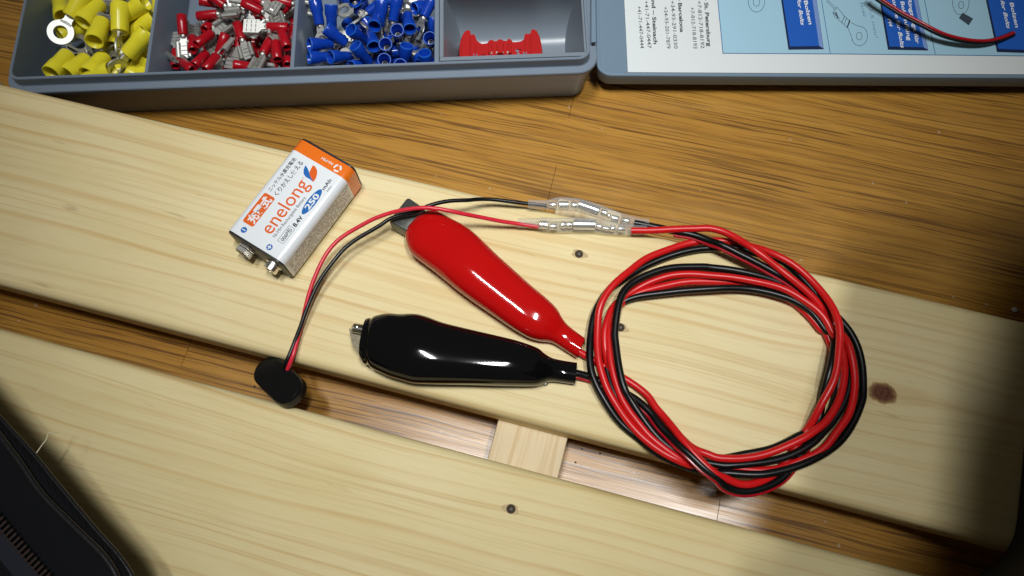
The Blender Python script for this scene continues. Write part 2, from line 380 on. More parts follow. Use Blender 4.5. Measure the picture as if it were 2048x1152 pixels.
# ================================================================== THE SETTING
PA = -0.32322                                       # run of the slats
T = Vector((math.cos(PA), math.sin(PA), 0)); N = Vector((-math.sin(PA), math.cos(PA), 0))
FA = PA + 0.02
fr = Matrix.Rotation(FA, 3, 'Z')
fo = at(1113, 331, FLOOR_Z)
floor = thing('floor', fo, None, None, rot=fr); floor['kind'] = 'structure'
BW = 25.0; BL = 455.0
bm_ = G().box((0, 0, -4.5), 2400, 2000, 5)
sub = bm_.obj('subfloor', M['subfloor'], floor, smooth=False, world=False)
rng = random.Random(3)
for r in range(-13, 14):
    sh = {-1: 0.0, 1: 0.0, -5: -129.5, -6: 92.5, 0: -205.0, 2: 262.0, 3: -190.0, 4: -228.0, -2: 230.0, -7: -60.0}.get(r, rng.choice((-1, 1)) * rng.uniform(200, 250))
    for q in range(-2, 2):
        xa = q * BL + sh; g = G(); dz = rng.uniform(-0.015, 0.015); e = 0.05
        x0, x1, y0, y1 = xa + 0.07, xa + BL - 0.07, r * BW + 0.015, (r + 1) * BW - 0.015
        L = [[Vector((x, y, z)) for x, y in ((x0 + i, y0 + i * .4), (x1 - i, y0 + i * .4), (x1 - i, y1 - i * .4), (x0 + i, y1 - i * .4))] for z, i in ((-2.0, 0), (dz - 0.05, 0), (dz, e))]
        g.loft(L).obj('floor_board', M['oak'], floor, smooth=False, world=False)

# ------------------------------------------------------------------ slatted pine board (planks nailed on crosspieces)
kx = at(1764, 786, 0); k1 = (kx.dot(T), kx.dot(N))
board = thing('slatted_board', (0, 0, 0), 'pale pine slatted board of two wide planks nailed on crosspieces', 'slatted board', rot=Matrix.Rotation(PA, 3, 'Z'))
def plank(n0, n1, t0, t1, mat):
    prof = []
    h, r = 13.0, 3.6
    for cx, cz, a0 in ((n1 - r, -r, 90), (n0 + r, -r, 180)):
        seq = range(0, 7)
        for i in seq:
            a = math.radians((90 - 15 * i) if a0 == 90 else (180 - 15 * i))
            prof.append((cx + r * math.cos(a), cz + r * math.sin(a)))
        if a0 == 90: prof += [(n1, -h + 1), (n1 - 1, -h), (n0 + 1, -h), (n0, -h + 1)]
    g = G(); st = 24
    g.loft([[Vector((t0 + (t1 - t0) * i / st, y, z)) for y, z in prof] for i in range(st + 1)])
    return g.obj('plank', mat, board, world=False, sharp=0.9)
plank(50.6, 133.9, -340, 330, pine('pine_plank', [(k1[0], k1[1], 5.4, 4.1, 0.9)], 11.0))
plank(-49.0, 34.4, -340, 330, pine('pine_plank_grey', [], 77.0, (0.96, 0.96, 0.93)))
cross_m = NT('pine_cross'); M['cross'] = cross_m.m
x, y, z = cross_m.xyz()
nn = cross_m.noise(cross_m.comb(cross_m.math('MULTIPLY', x, 0.35), cross_m.math('MULTIPLY', y, 0.012), 0.0), 1.0, 4, 0.6)
cross_m.l(cross_m.ramp(nn, [(0.25, (0.64, 0.50, 0.30)), (0.5, (0.68, 0.55, 0.34)), (0.64, (0.58, 0.42, 0.22)), (0.8, (0.66, 0.53, 0.32))]), cross_m.b.inputs['Base Color'])
cross_m.b.inputs['Roughness'].default_value = 0.6
for ta in (-26.0, -318.0, 292.0):
    g = G()
    L = [[Vector((x, y, z)) for x, y in rrect(ta + i, -60 + i, ta + 27.0 - i, 146 - i, 1.0, 2)] for z, i in ((FLOOR_Z + 0.02, 0), (-13.9, 0), (-13.25, 0.25), (-13.02, 0.9))]
    g.loft(L).obj('crosspiece', M['cross'], board, world=False)
inv = Matrix.Rotation(-PA, 3, 'Z')
for px, py in ((1158, 508), (1241, 655), (1022, 1018)):
    p = inv @ at(px, py, 0)
    g = G(); rr = 1.62
    g.lathe((p.x, p.y, -3), (0, 0, 1), [(0, 0.9), (2.9, 0.9), (3.0, rr)] + [(3.02 + 1.15 * math.sin(a), rr * math.cos(a) + 0.001) for a in (0.15, 0.4, 0.65, 0.9, 1.1, 1.3, 1.45, 1.55)], 18)
    g.obj('nail', M['nail'], board, world=False)
    d = G(); d.add([Vector((p.x + 3.1 * math.cos(a) * (1 + .25 * math.sin(3 * a + px)), p.y + 1.75 * math.sin(a), 0.03)) for a in (2 * math.pi * i / 20 for i in range(20))], [tuple(range(20))])
    d.obj('nail_dent', M['dent'], board, world=False, smooth=False)
# specks of dirt lying in the gap
for i, (px, py, rr) in enumerate(((1151, 925, 0.45), (1200, 907, 0.42), (1164, 898, 0.35), (509, 773, 0.5), (561, 708, 0.4))):
    z0 = FLOOR_Z if i != 4 else -6
    if i == 4: continue
    p = at(px, py, FLOOR_Z); g = G()
    g.lathe((p.x, p.y, FLOOR_Z - 0.05), (0.2, 0.1, 1), [(0, rr * 0.6), (rr * 0.4, rr), (rr, rr * 0.7), (rr * 1.2, 0.05)], 6)
    tag(g.obj('crumb', M['crumb'], None), 'tiny dark crumb on the floor in the gap between planks', 'crumb', 'crumbs in the gap')
p = at(2028, 621, FLOOR_Z); g = G()
g.lathe((p.x, p.y, FLOOR_Z), (0, 0.3, 1), [(0, 1.0), (0.6, 1.3), (1.2, 0.8), (1.6, 0.1)], 7)
tag(g.obj('lint', M['paper'], None), 'small white fluff on the brown floor beside the pine plank', 'lint')
# ================================================================== BATTERY
BO = Vector((-104.64, 128.47, 0)); BR = 0.94927
bat = thing('battery', BO, 'white and orange nine volt block battery lying on the pine plank', 'battery', rot=Matrix.Rotation(BR, 3, 'Z'))
BLn, BWd, BH = 45.4, 26.3, 17.0
def bloops(us, inset=0.0):     # cross-section loops along the length (y = -v)
    return [[Vector((u, -y, z)) for y, z in rrect(i, i, BWd - i, BH - i, 3.0 - i * 0.5, 6)] for u, i in us]
G().loft(bloops([(0.5, 0.05), (0.7, 0), (40.0, 0)])).obj('label_wrap', M['white_label'], bat, world=False)
G().loft(bloops([(40.0, 0.0), (45.0, 0), (45.2, 0.05)])).obj('orange_band', M['orange'], bat, world=False)
G().loft(bloops([(-0.35, 0.7), (-0.1, 0.25), (0.5, 0.25)])).obj('end_cap', M['cap_black'], bat, world=False)
G().loft(bloops([(45.2, 0.25), (46.0, 0.25), (46.3, 0.8)])).obj('end_cap', M['cap_black'], bat, world=False)
# terminals stick out of the terminal end (-u)
g = G(); g.lathe((-0.3, -19.9, 8.5), (-1, 0, 0), [(0, 3.4), (0.5, 3.4), (0.7, 2.75), (2.9, 2.75), (3.1, 2.5), (3.1, 1.8), (1.2, 1.8)], 24)
g.obj('positive_terminal', M['nickel'], bat, world=False)
g = G(); g.lathe((-0.3, -7.0, 8.5), (-1, 0, 0), [(0, 3.6), (0.6, 3.7), (0.8, 3.3), (1.4, 3.65), (3.0, 3.7), (3.2, 3.4), (1.2, 3.0)], 6, ref=(0, 0.5, 0.866))
g.obj('negative_terminal', M['nickel'], bat, world=False, sharp=0.3)
ZT = BH + 0.03
U = lambda u, v, z=ZT: Vector((u, -v, z))
def flat(name, uvs, mat, z=ZT, parent=bat):
    return mesh(name, [U(u, v, z) for u, v in uvs], [tuple(range(len(uvs)))], mat, parent, smooth=False, world=False)
def disc_uv(u, v, ru, rv, n=28): return [(u + ru * math.cos(2 * math.pi * i / n), v + rv * math.sin(2 * math.pi * i / n)) for i in range(n)]
flat('badge', rrect(5.85, 3.15, 19.7, 8.2, 0.8, 4), M['orange_ink'])
UY = (0, 1, 0)
bt = dict(world=False)
text('lettering', '充電式', U(7.0, 7.5, ZT + .03), U(18.6, 7.5, ZT + .03), 3.35, UY, M['white_ink'], bat, bold=0.035, cap=0.80, **bt)
text('lettering', 'ニッケル水素充電池', U(21.0, 4.9), U(37.2, 4.9), 1.55, UY, M['black_ink'], bat, bold=0.012, cap=0.80, **bt)
text('lettering', 'くりかえし使える', U(20.9, 8.15), U(37.3, 8.15), 1.95, UY, M['black_ink'], bat, bold=0.012, cap=0.80, **bt)
text('brand_lettering', 'enelong', U(6.9, 15.9), U(31.2, 15.6), 5.9, UY, M['orange_ink'], bat, bold=0.004, **bt)
text('lettering', '®', U(31.3, 12.4), U(32.6, 12.4), 0.9, UY, M['pink_ink'], bat, **bt)
text('lettering', 'Ni-MH Rechargeble Battery', U(6.9, 17.9), U(26.0, 17.9), 1.35, UY, M['black_ink'], bat, bold=0.0, **bt)
leaf_b = [(36.9, 9.4), (36.4, 10.6), (35.6, 11.9), (34.6, 13.2), (33.6, 14.8), (32.7, 16.2), (33.0, 14.5), (32.9, 12.6), (33.6, 11.0), (34.9, 10.0)]
leaf_o = [(38.4, 11.9), (38.3, 13.2), (37.4, 14.6), (36.0, 15.6), (34.4, 16.2), (32.7, 16.3), (33.4, 15.1), (34.0, 13.8), (35.1, 12.6), (36.6, 12.2)]
flat('leaf_mark', smooth([Vector((*q, 0)) for q in leaf_b + leaf_b[:1]], 2) and leaf_b, M['blue_ink'])
flat('leaf_mark', leaf_o, M['orange_ink'], ZT + 0.02)
flat('capacity_oval', disc_uv(25.8, 20.75, 6.0, 1.75, 32), M['blue_ink'])
text('lettering', '250', U(22.3, 21.85, ZT + .03), U(29.4, 21.85, ZT + .03), 2.25, UY, M['white_ink'], bat, bold=0.03, **bt)
text('lettering', 'mAh', U(32.0, 21.9), U(37.0, 21.9), 1.5, UY, M['black_ink'], bat, bold=0.02, **bt)
text('lettering', 'min.', U(32.2, 23.4), U(35.0, 23.4), 0.8, UY, M['black_ink'], bat, bold=0.01, **bt)
text('lettering', '8.4V', U(14.2, 21.9), U(19.0, 21.9), 1.75, UY, M['black_ink'], bat, bold=0.03, **bt)
g = G()
fx = [(6.5, 19.3), (13.5, 19.3), (13.5, 22.0), (6.5, 22.0)]
for (a, b), (c, d) in zip(fx, fx[1:] + fx[:1]):
    if a == c: q = [(a - .08, b - .08), (a + .08, b - .08), (a + .08, d + .08), (a - .08, d + .08)]
    else: q = [(a - .08, b - .08), (c + .08, b - .08), (c + .08, b + .08), (a - .08, b + .08)]
    g.add([U(*k) for k in q], [(0, 1, 2, 3)])
g.obj('type_frame', M['grey_ink'], bat, world=False, smooth=False)
text('lettering', '006P形', U(7.2, 21.45), U(12.9, 21.45), 1.5, UY, M['black_ink'], bat, bold=0.012, **bt)
for (u, v, plus) in ((3.3, 6.0, 0), (2.8, 18.4, 1)):
    flat('polarity_mark', disc_uv(u, v, 1.2, 1.2, 22), M['blue_ink'])
    g = G(); q = lambda a, b: [U(u - a, v - b, ZT + .03), U(u + a, v - b, ZT + .03), U(u + a, v + b, ZT + .03), U(u - a, v + b, ZT + .03)]
    g.add(q(0.18, 0.75) if not plus else q(0.22, 0.8), [(0, 1, 2, 3)])
    if plus: g.add([p + Vector((0, 0, .01)) for p in q(0.8, 0.22)], [(0, 1, 2, 3)])
    g.obj('polarity_sign', M['white_ink'], bat, world=False, smooth=False)
# orange band: Ni-MH upside down and the three-arrow loop
text('lettering', 'Ni-MH', U(43.2, 18.1), U(43.2, 12.9), 1.15, (-1, 0, 0), M['white_ink'], bat, bold=0.012, **bt)
g = G()
for k in range(3):
    a0 = k * 2 * math.pi / 3
    for a1, a2, r0, r1 in ((a0 + 0.1, a0 + 1.35, 0.95, 1.65), (a0 + 1.35, a0 + 1.8, 0.75, 1.85)):
        n = 4; tri = a1 > a0 + 0.5
        for i in range(n):
            f0, f1 = i / n, (i + 1) / n
            def rr(f):
                if not tri: return r0, r1
                m = (r0 + r1) / 2; return m - (m - r0) * (1 - f), m + (r1 - m) * (1 - f) + 0.001
            b0, b1 = a1 + (a2 - a1) * f0, a1 + (a2 - a1) * f1
            (p, q_), (p2, q2) = rr(f0), rr(f1)
            C0 = (42.2, 20.7)
            g.add([U(C0[0] + r_ * math.cos(b_), C0[1] + r_ * math.sin(b_)) for r_, b_ in ((p, b0), (q_, b0), (q2, b1), (p2, b1))], [(0, 1, 2, 3)])
g.obj('recycling_mark', M['white_ink'], bat, world=False, smooth=False)
# side panel: grey background and unreadable rows of small print
YS = -(BWd + 0.03)
mesh('side_panel', [Vector((u, YS, z)) for u, z in ((1.2, 2.6), (39.4, 2.6), (39.4, 14.2), (1.2, 14.2))], [(0, 1, 2, 3)], M['side_label'], bat, smooth=False, world=False)
g = G(); rng = random.Random(11)
for row in range(9):
    zz = 13.2 - row * 1.22; u = 2.0 if row else 5.0
    while u < 38.5 - (3 if row in (3, 7) else 0):
        L = rng.choice((0.5, 0.7, 0.9, 1.3))
        if rng.random() < 0.82: g.add([Vector((a, YS - .03, b)) for a, b in ((u, zz - .28), (u + L, zz - .28), (u + L, zz + .28), (u, zz + .28))], [(0, 1, 2, 3)])
        u += L + rng.choice((0.25, 0.3, 0.5))
tag(g.obj('small_print', M['brown_ink'], bat, world=False, smooth=False), kind='stuff')

# ================================================================== TEST LEAD (cable, two clips, two clear connectors)
lead = thing('test_lead', at(1450, 720, 0), 'coiled red and black two core lead with red and black insulated clips', 'test lead')
def cover(name, secs, mat, lip):
    """secs: (upper px, lower px, height mm); superellipse sections, resting on the board"""
    C, Wd, H = [], [], []
    for (a, b, h) in secs:
        A, B = at(*a, h / 2), at(*b, h / 2); C.append((A + B) / 2); Wd.append(A - B); H.append(h)
    k = 5
    c4 = smooth([Vector((*c.xy, h)) for c, h in zip(C, H)], k); w4 = smooth(Wd, k)
    loops = []; n = 30; e = 2 / 2.5
    sp = lambda v: math.copysign(abs(v) ** e, v)
    def ring(c, wv, h, sc=1.0):
        z0 = 0.15 + h / 2
        hw = wv / 2 * sc
        return [Vector((c.x, c.y, z0)) + hw * sp(math.cos(q)) + Vector((0, 0, h / 2 * sc * sp(math.sin(q)))) for q in (2 * math.pi * i / n for i in range(n))]
    ax = (c4[1] - c4[0]); ax.z = 0; ax.normalize()
    c0, w0, h0 = Vector(c4[0]), w4[0], c4[0].z
    inn = [ring(c0 + ax * d, w0, h0, s_) for d, s_ in ((5.0, 0.70), (1.0, 0.84), (0.15, 0.90))]
    loops = inn + [ring(c, wv, c.z) for c, wv in zip(c4, w4)]
    cl, wl = c4[-1], w4[-1]
    loops += [ring(cl, wl, cl.z, 0.93), ring(cl - (cl - c4[-2]).normalized() * 2, wl, cl.z, 0.60)]
    o = G().loft(loops).obj(name, mat, lead, sharp=1.2)
    return o
Z6 = lambda x, y: (740 + x / 2.88, 360 + y / 2.88)
Z7 = lambda x, y: (480 + x / 2.695, 580 + y / 2.695)
red_cov = cover('clip_cover', [
    (Z6(345, 182), Z6(203, 315), 9.5), (Z6(395, 188), Z6(207, 352), 11.5), (Z6(470, 230), Z6(235, 420), 13.0), (Z6(550, 273), Z6(310, 480), 13.6),
    (Z6(622, 330), Z6(390, 540), 14.0), (Z6(722, 428), Z6(490, 622), 14.0), (Z6(822, 518), Z6(592, 698), 13.4), (Z6(922, 608), Z6(700, 772), 12.8), (Z6(1020, 690), Z6(802, 842), 12.2),
    (Z6(1078, 748), Z6(900, 900), 11.2), (Z6(1108, 800), Z6(972, 924), 9.8), (Z6(1138, 838), Z6(1048, 936), 8.0), (Z6(1185, 876), Z6(1118, 978), 7.2), (Z6(1240, 917), Z6(1190, 1024), 7.0)], M['red_vinyl'], 1)
red_cov['label'] = 'glossy red vinyl clip cover'
blk_cov = cover('clip_cover', [
    (Z7(690, 160), Z7(648, 372), 12.0), (Z7(706, 156), Z7(668, 398), 12.6), (Z7(716, 160), Z7(688, 402), 12.9), (Z7(738, 145), Z7(712, 424), 14.0), (Z7(800, 133), Z7(790, 460), 15.5), (Z7(870, 137), Z7(860, 482), 16.0),
    (Z7(945, 135), Z7(930, 500), 16.4), (Z7(1010, 150), Z7(1000, 504), 16.4), (Z7(1100, 183), Z7(1090, 506), 16.0), (Z7(1250, 220), Z7(1240, 509), 15.0), (Z7(1400, 255), Z7(1390, 514), 13.8), (Z7(1500, 280), Z7(1490, 516), 12.8),
    (Z7(1600, 315), Z7(1590, 516), 11.0), (Z7(1642, 346), Z7(1634, 506), 9.4), (Z7(1682, 369), Z7(1676, 492), 8.0), (Z7(1740, 383), Z7(1734, 498), 7.2), (Z7(1816, 395), Z7(1806, 508), 7.0)], M['black_vinyl'], 1)
blk_cov['label'] = 'glossy black vinyl clip cover'
# jaws
def quad_prism(px, z1, z0, bev=0.6):
    P = [at(x, y, z1) for x, y in px]; c = sum(P, Vector()) / len(P)
    up = Vector((0, 0, 1)); L = []
    for z, i in ((z0, 0.0), (z1 - bev, 0.0), (z1 - bev * 0.3, bev * 0.4), (z1, bev)):
        L.append([Vector((*(p + (c - p).normalized() * i).xy, z)) for p in P])
    return G().loft(L)
zj = 9.0
g = quad_prism([(813, 396), (818, 395), (846, 414), (873, 450), (835, 475), (779, 443), (779, 438)], zj, 1.4, 0.8)
j = g.obj('jaw', M['jaw_dull'], red_cov); j['label'] = 'dull grey steel jaw'
g = quad_prism([(781, 446), (834, 478), (840, 470), (785, 437)], 3.0, 0.2, 0.3); g.obj('lower_jaw', M['jaw_bright'], red_cov)
g = G(); a, b = at(704, 656, 9.5), at(750, 664, 9.5)
g.tube([a, a + (b - a) * 0.08, a + (b - a) * 0.5, b], [1.1, 2.0, 2.1, 2.1], 16)
P = [at(x, y, 8.6) for x, y in ((698, 657), (742, 668), (742, 706), (714, 702), (705, 690))]
L = [[Vector((*p.xy, z)) for p in P] for z in (2.0, 8.8)]
G().loft(L).obj('jaw_plate', M['jaw_plate'], blk_cov)
jb = g.obj('jaw', M['jaw_bright'], blk_cov); jb['label'] = 'shiny chrome jaw tip'
g = G()
for (x0, y0) in ((713, 653), (727, 655)):
    q = at(x0, y0, 11.2); g.lathe((q.x, q.y, 10.9), (0, 0, 1), [(0, 1.0), (0.6, 0.8), (0.9, 0.1)], 10)
g.obj('jaw_tooth', M['jaw_bright'], blk_cov)
# small metal tab peeping out under the black cover
q = at(1090, 766, 1.5); g = G(); g.lathe((q.x, q.y, 0.3), (0, 0, 1), [(0, 1.2), (1.4, 1.2), (1.8, 0.7)], 10); g.obj('rivet', M['nickel'], blk_cov)

A_ = lambda x, y: (1150 + x / 4.431, 430 + y / 4.431)
B_ = lambda x, y: (1420 + x / 4.431, 430 + y / 4.431)
C_ = lambda x, y: (1150 + x / 4.431, 640 + y / 4.431)
D_ = lambda x, y: (1420 + x / 4.431, 640 + y / 4.431)
E_ = lambda x, y: (1230 + x / 5.009, 780 + y / 5.009)
F_ = lambda x, y: (1420 + x / 5.009, 780 + y / 5.009)
def P3(fn, pts): return [(*fn(x, y), z) for x, y, z in pts]
R0 = 1.38
# red core: clear connector -> once round -> red clip
p_red = ([(1262, 461, 4.0)] + P3(A_, [(640, 135, 4.2), (800, 138, 4.5), (950, 126, 5), (1100, 118, 5.5)]) +
    P3(B_, [(0, 116, 6), (130, 150, 6.5), (260, 218, 7.5), (370, 292, 9), (480, 375, 9), (600, 466, 8), (700, 545, 7.5), (820, 645, 6.5), (920, 740, 5.5), (1000, 832, 4.2), (1060, 920, 3), (1110, 990, 2.6), (1165, 1060, 3)]) +
    P3(D_, [(1215, 190, 4.6), (1245, 285, 5), (1271, 400, 5), (1283, 500, 5), (1284, 590, 5), (1262, 720, 5), (1215, 860, 5), (1135, 980, 5)]) +
    P3(F_, [(1175, 555, 4.8), (1060, 640, 4.4), (930, 706, 4), (800, 755, 3), (650, 790, 2), (450, 800, 2), (250, 785, 2), (60, 770, 2.2)]) +
    P3(E_, [(850, 775, 2.5), (720, 748, 4), (600, 690, 5), (460, 610, 5)]) +
    P3(C_, [(620, 1058, 5), (530, 970, 5), (440, 860, 5), (360, 740, 5), (290, 620, 5.2), (240, 480, 5.4), (207, 350, 5.6), (196, 200, 5.8), (200, 100, 6)]) +
    P3(A_, [(205, 880, 6.4), (235, 780, 7), (290, 690, 7), (365, 602, 7), (450, 520, 6), (550, 440, 4.5), (660, 370, 3.6), (850, 292, 2.6), (1050, 247, 2.0), (1250, 226, 2.0)]) +
    P3(B_, [(180, 240, 2.0), (300, 262, 2.2), (400, 285, 3.5), (480, 305, 5), (620, 372, 6.2), (760, 458, 6.5), (880, 560, 6.8), (980, 668, 7.5), (1060, 775, 8.5), (1110, 870, 9.5), (1140, 960, 10), (1150, 1060, 10)]) +
    P3(D_, [(1152, 170, 10), (1145, 300, 10), (1128, 430, 9.6), (1090, 560, 9), (1030, 680, 8), (960, 800, 6.5), (900, 900, 4.2), (850, 975, 2.4)]) +
    P3(F_, [(860, 560, 1.7), (790, 690, 1.7), (700, 790, 1.8), (600, 880, 2.2), (510, 925, 3.4), (400, 948, 4.6), (280, 935, 5.4), (150, 875, 7)]) +
    P3(E_, [(1000, 838, 8.6), (850, 700, 9.2), (730, 562, 8.6), (620, 432, 7), (500, 280, 4), (400, 165, 3)]) +
    P3(C_, [(650, 672, 2.2), (540, 585, 1.7), (440, 520, 1.7), (330, 450, 1.7), (220, 390, 1.8), (110, 330, 2.4), (40, 285, 3.0), (-30, 240, 3.4)]))
G().tube(trace(p_red), R0, 12).obj('red_core', M['red_wire'], lead)
# inner red turn
p_red2 = (P3(D_, [(1165, 390, 1.7), (1135, 340, 1.7), (1110, 300, 1.7), (1085, 260, 1.7), (1060, 195, 1.7), (1010, 90, 1.7)]) +
    P3(B_, [(985, 1030, 1.7), (910, 930, 1.7), (800, 820, 1.7), (640, 715, 1.7), (480, 650, 1.7), (300, 610, 1.8), (150, 598, 2.2)]) +
    P3(A_, [(1200, 590, 2.4), (1000, 596, 2.4), (800, 622, 2.4), (650, 658, 2.4), (530, 705, 2.2), (430, 765, 2.0), (365, 840, 2.2), (325, 930, 3.2)]) +
    P3(C_, [(303, 60, 4.2), (300, 200, 5.0), (320, 370, 5.2), (358, 540, 5.2), (410, 680, 5.2), (480, 800, 5.2), (560, 915, 5.2)]) +
    P3(E_, [(330, 455, 5.2), (450, 548, 5.2), (580, 640, 5.0), (690, 712, 4.4), (790, 755, 2.6), (900, 770, 1.8), (1020, 752, 1.7)]))
G().tube(trace(p_red2), R0, 12).obj('red_core', M['red_wire'], lead)
p_red2 = (P3(E_, [(560, 375, 2.2), (650, 470, 2.8), (740, 555, 3.4), (830, 604, 4.8), (930, 634, 5.4)]) +
    P3(F_, [(60, 672, 5.4), (180, 686, 5.4), (300, 687, 5.4), (500, 655, 5.6), (700, 600, 6), (900, 505, 6.4), (1050, 400, 6.4)]) +
    P3(D_, [(1035, 895, 6.2), (1120, 760, 6), (1170, 620, 5.4), (1192, 480, 5), (1188, 370, 4.6), (1165, 250, 4.2), (1115, 150, 4.4)]) +
    P3(B_, [(1080, 1040, 4.8), (1040, 955, 5.0), (970, 862, 5.2), (880, 785, 5.4), (750, 702, 5.4), (600, 640, 5.4), (400, 588, 5.4), (200, 555, 5.2), (0, 530, 5)]) +
    P3(A_, [(1050, 520, 4.4), (850, 540, 4.0), (700, 580, 3.6), (590, 630, 3.0), (480, 700, 2.6), (380, 770, 3.0), (320, 840, 4.0), (280, 950, 5.0)]) +
    P3(C_, [(262, 120, 5.0), (265, 250, 4.4), (285, 360, 3), (310, 460, 1.8), (350, 560, 1.7), (420, 700, 1.7), (520, 820, 1.7), (640, 930, 1.7), (800, 1060, 1.7)]) + [(1385, 918, 2)])
G().tube(trace(p_red2), R0, 12).obj('red_core', M['red_wire'], lead)
# black core: connector -> round
p_blk = ([(1268, 446, 4.0)] + P3(A_, [(650, 92, 3.8), (780, 115, 3.4), (900, 152, 3.4), (1050, 180, 3.6), (1200, 232, 4.8)]) +
    P3(B_, [(100, 262, 6.8), (250, 340, 6.5), (400, 412, 6), (550, 495, 5.6), (680, 570, 5.6), (780, 640, 5), (880, 728, 4), (960, 810, 2.4), (1030, 900, 1.7), (1090, 990, 1.7), (1110, 1080, 2.4)]) +
    P3(D_, [(1100, 200, 5.5), (1092, 300, 6.5), (1066, 430, 7), (1030, 560, 6), (1000, 690, 4), (985, 800, 2.6), (960, 890, 2), (900, 970, 2)]) +
    P3(F_, [(900, 448, 2.2), (800, 510, 2.2), (650, 578, 2.2), (480, 622, 2.2), (300, 660, 2), (100, 690, 2)]))
G().tube(trace(p_blk), R0, 12).obj('black_core', M['black_wire'], lead)
# outer black turn
p_blk2 = (P3(B_, [(215, 290, 2), (300, 305, 2), (420, 345, 2), (540, 375, 2.4), (640, 412, 3.6), (740, 492, 4.4), (850, 592, 4.6), (950, 705, 4.6), (1035, 805, 4.4), (1095, 900, 3), (1150, 930, 2)]) [::-1])
p_blk2 = (p_blk2 + P3(B_, [(100, 292, 2)]) + P3(A_, [(1250, 290, 2), (1100, 300, 2), (900, 342, 2), (750, 395, 2), (600, 462, 2), (480, 540, 2.2), (380, 605, 2.6), (290, 670, 3)]) +
    P3(A_, [(215, 780, 3.4), (165, 900, 3.8), (138, 1050, 4)]) + P3(C_, [(131, 200, 4.4), (133, 330, 4.8), (157, 480, 4.8), (208, 620, 4.4), (290, 762, 3.6), (390, 900, 2.6), (500, 1003, 2)]) +
    P3(E_, [(330, 555, 2), (450, 645, 2), (600, 722, 2), (720, 768, 2.2), (860, 810, 3), (1000, 830, 3.5)]) +
    P3(F_, [(150, 830, 4.6), (300, 845, 5), (450, 848, 5.4), (600, 835, 5.6), (850, 775, 5.2), (1100, 665, 4.6), (1300, 520, 4), (1450, 310, 3.4), (1525, 110, 3)]) +
    P3(D_, [(1358, 640, 2.6), (1360, 450, 2.4), (1318, 280, 2.2), (1245, 120, 2), (1190, 40, 1.8)]) + P3(B_, [(1140, 910, 1.6), (1060, 830, 1.6)]))
G().tube(trace(p_blk2), R0, 12).obj('black_core', M['black_wire'], lead)
# inner black turns
p_blk3 = (P3(B_, [(1000, 760, 1.6), (900, 735, 1.7), (800, 682, 2.4), (680, 625, 3.4), (560, 578, 4), (400, 530, 4.4), (200, 490, 4.6), (0, 466, 4.8)]) +
    P3(A_, [(1150, 457, 5), (950, 460, 5.4), (780, 480, 6), (620, 535, 6.6), (500, 612, 7), (420, 705, 7.4), (378, 820, 7.6), (360, 950, 7.6), (352, 1060, 7.6)]) +
    P3(C_, [(354, 150, 7.6), (372, 350, 7.6), (408, 500, 7.6), (446, 620, 7.4)]) +
    P3(E_, [(150, 85, 6.6), (230, 215, 6), (330, 355, 5.4), (450, 500, 5), (580, 600, 4.6), (720, 680, 4), (900, 725, 3.4), (1060, 755, 3.2)]) +
    P3(F_, [(200, 755, 3.4), (350, 745, 3.4), (520, 728, 3.4), (700, 685, 3.2), (900, 610, 3), (1050, 520, 3)]) +
    P3(D_, [(1000, 1000, 2.8), (1100, 890, 2.6), (1180, 760, 2.6), (1220, 630, 2.6), (1232, 520, 2.6), (1225, 400, 2.2), (1190, 280, 1.7), (1150, 180, 1.7)]))
G().tube(trace(p_blk3), R0, 12).obj('black_core', M['black_wire'], lead)
p_blk4 = (P3(D_, [(1000, 960, 1.6), (1060, 830, 2.0), (1110, 690, 3), (1140, 560, 4), (1150, 430, 4), (1130, 300, 3.4), (1100, 190, 2.6), (1060, 110, 2.6)]) +
    P3(B_, [(1040, 1040, 2.8), (960, 930, 3), (880, 845, 3.2), (750, 762, 3.4), (600, 708, 3.4), (450, 670, 3.4), (300, 652, 3.6), (100, 652, 4.2)]) +
    P3(A_, [(1100, 660, 4.2), (900, 676, 3.8), (700, 698, 3.2), (560, 724, 2.6), (460, 758, 2.2), (380, 810, 1.8), (320, 900, 1.7), (285, 1000, 1.7)]) +
    P3(C_, [(262, 150, 1.7), (258, 300, 1.7), (278, 440, 1.9), (316, 560, 2.2), (370, 680, 2.2), (450, 800, 2), (560, 920, 1.8), (700, 1050, 1.7)]) + [(1360, 905, 1.7)])
G().tube(trace(p_blk4), R0, 12).obj('black_core', M['black_wire'], lead)
# black tail to the black clip, with its thin red edge
p_blk5 = (P3(F_, [(1010, 470, 1.5), (920, 640, 1.5), (800, 800, 1.7), (720, 885, 2), (600, 960, 2.6), (460, 1000, 3.4), (310, 1008, 4.4), (150, 965, 6)]) +
    P3(E_, [(1040, 890, 8), (900, 795, 9), (765, 660, 9), (645, 565, 8), (540, 455, 6), (430, 322, 4.6)]) +
    P3(C_, [(690, 835, 3.6), (610, 760, 3), (530, 700, 2.2), (430, 640, 1.7), (300, 580, 1.7), (180, 530, 1.8), (90, 498, 2.4), (20, 475, 3.2), (-30, 460, 3.6)]))
tail = trace(p_blk5)
G().tube(tail, R0, 12).obj('black_core', M['black_wire'], lead)
edge = []
for i, q in enumerate(tail):
    t = tail[min(i + 1, len(tail) - 1)] - tail[max(i - 1, 0)]; t.z = 0; t.normalize()
    edge.append(q + Vector((-t.y, t.x, 0)) * -1.35 + Vector((0, 0, -0.75)) if False else q + Vector((t.y, -t.x, 0)) * -1.35 + Vector((0, 0, -0.5)))
G().tube(edge, 0.72, 8).obj('red_edge', M['red_sleeve'], lead)
top_tail = trace(p_blk)[0:90]; e2 = []
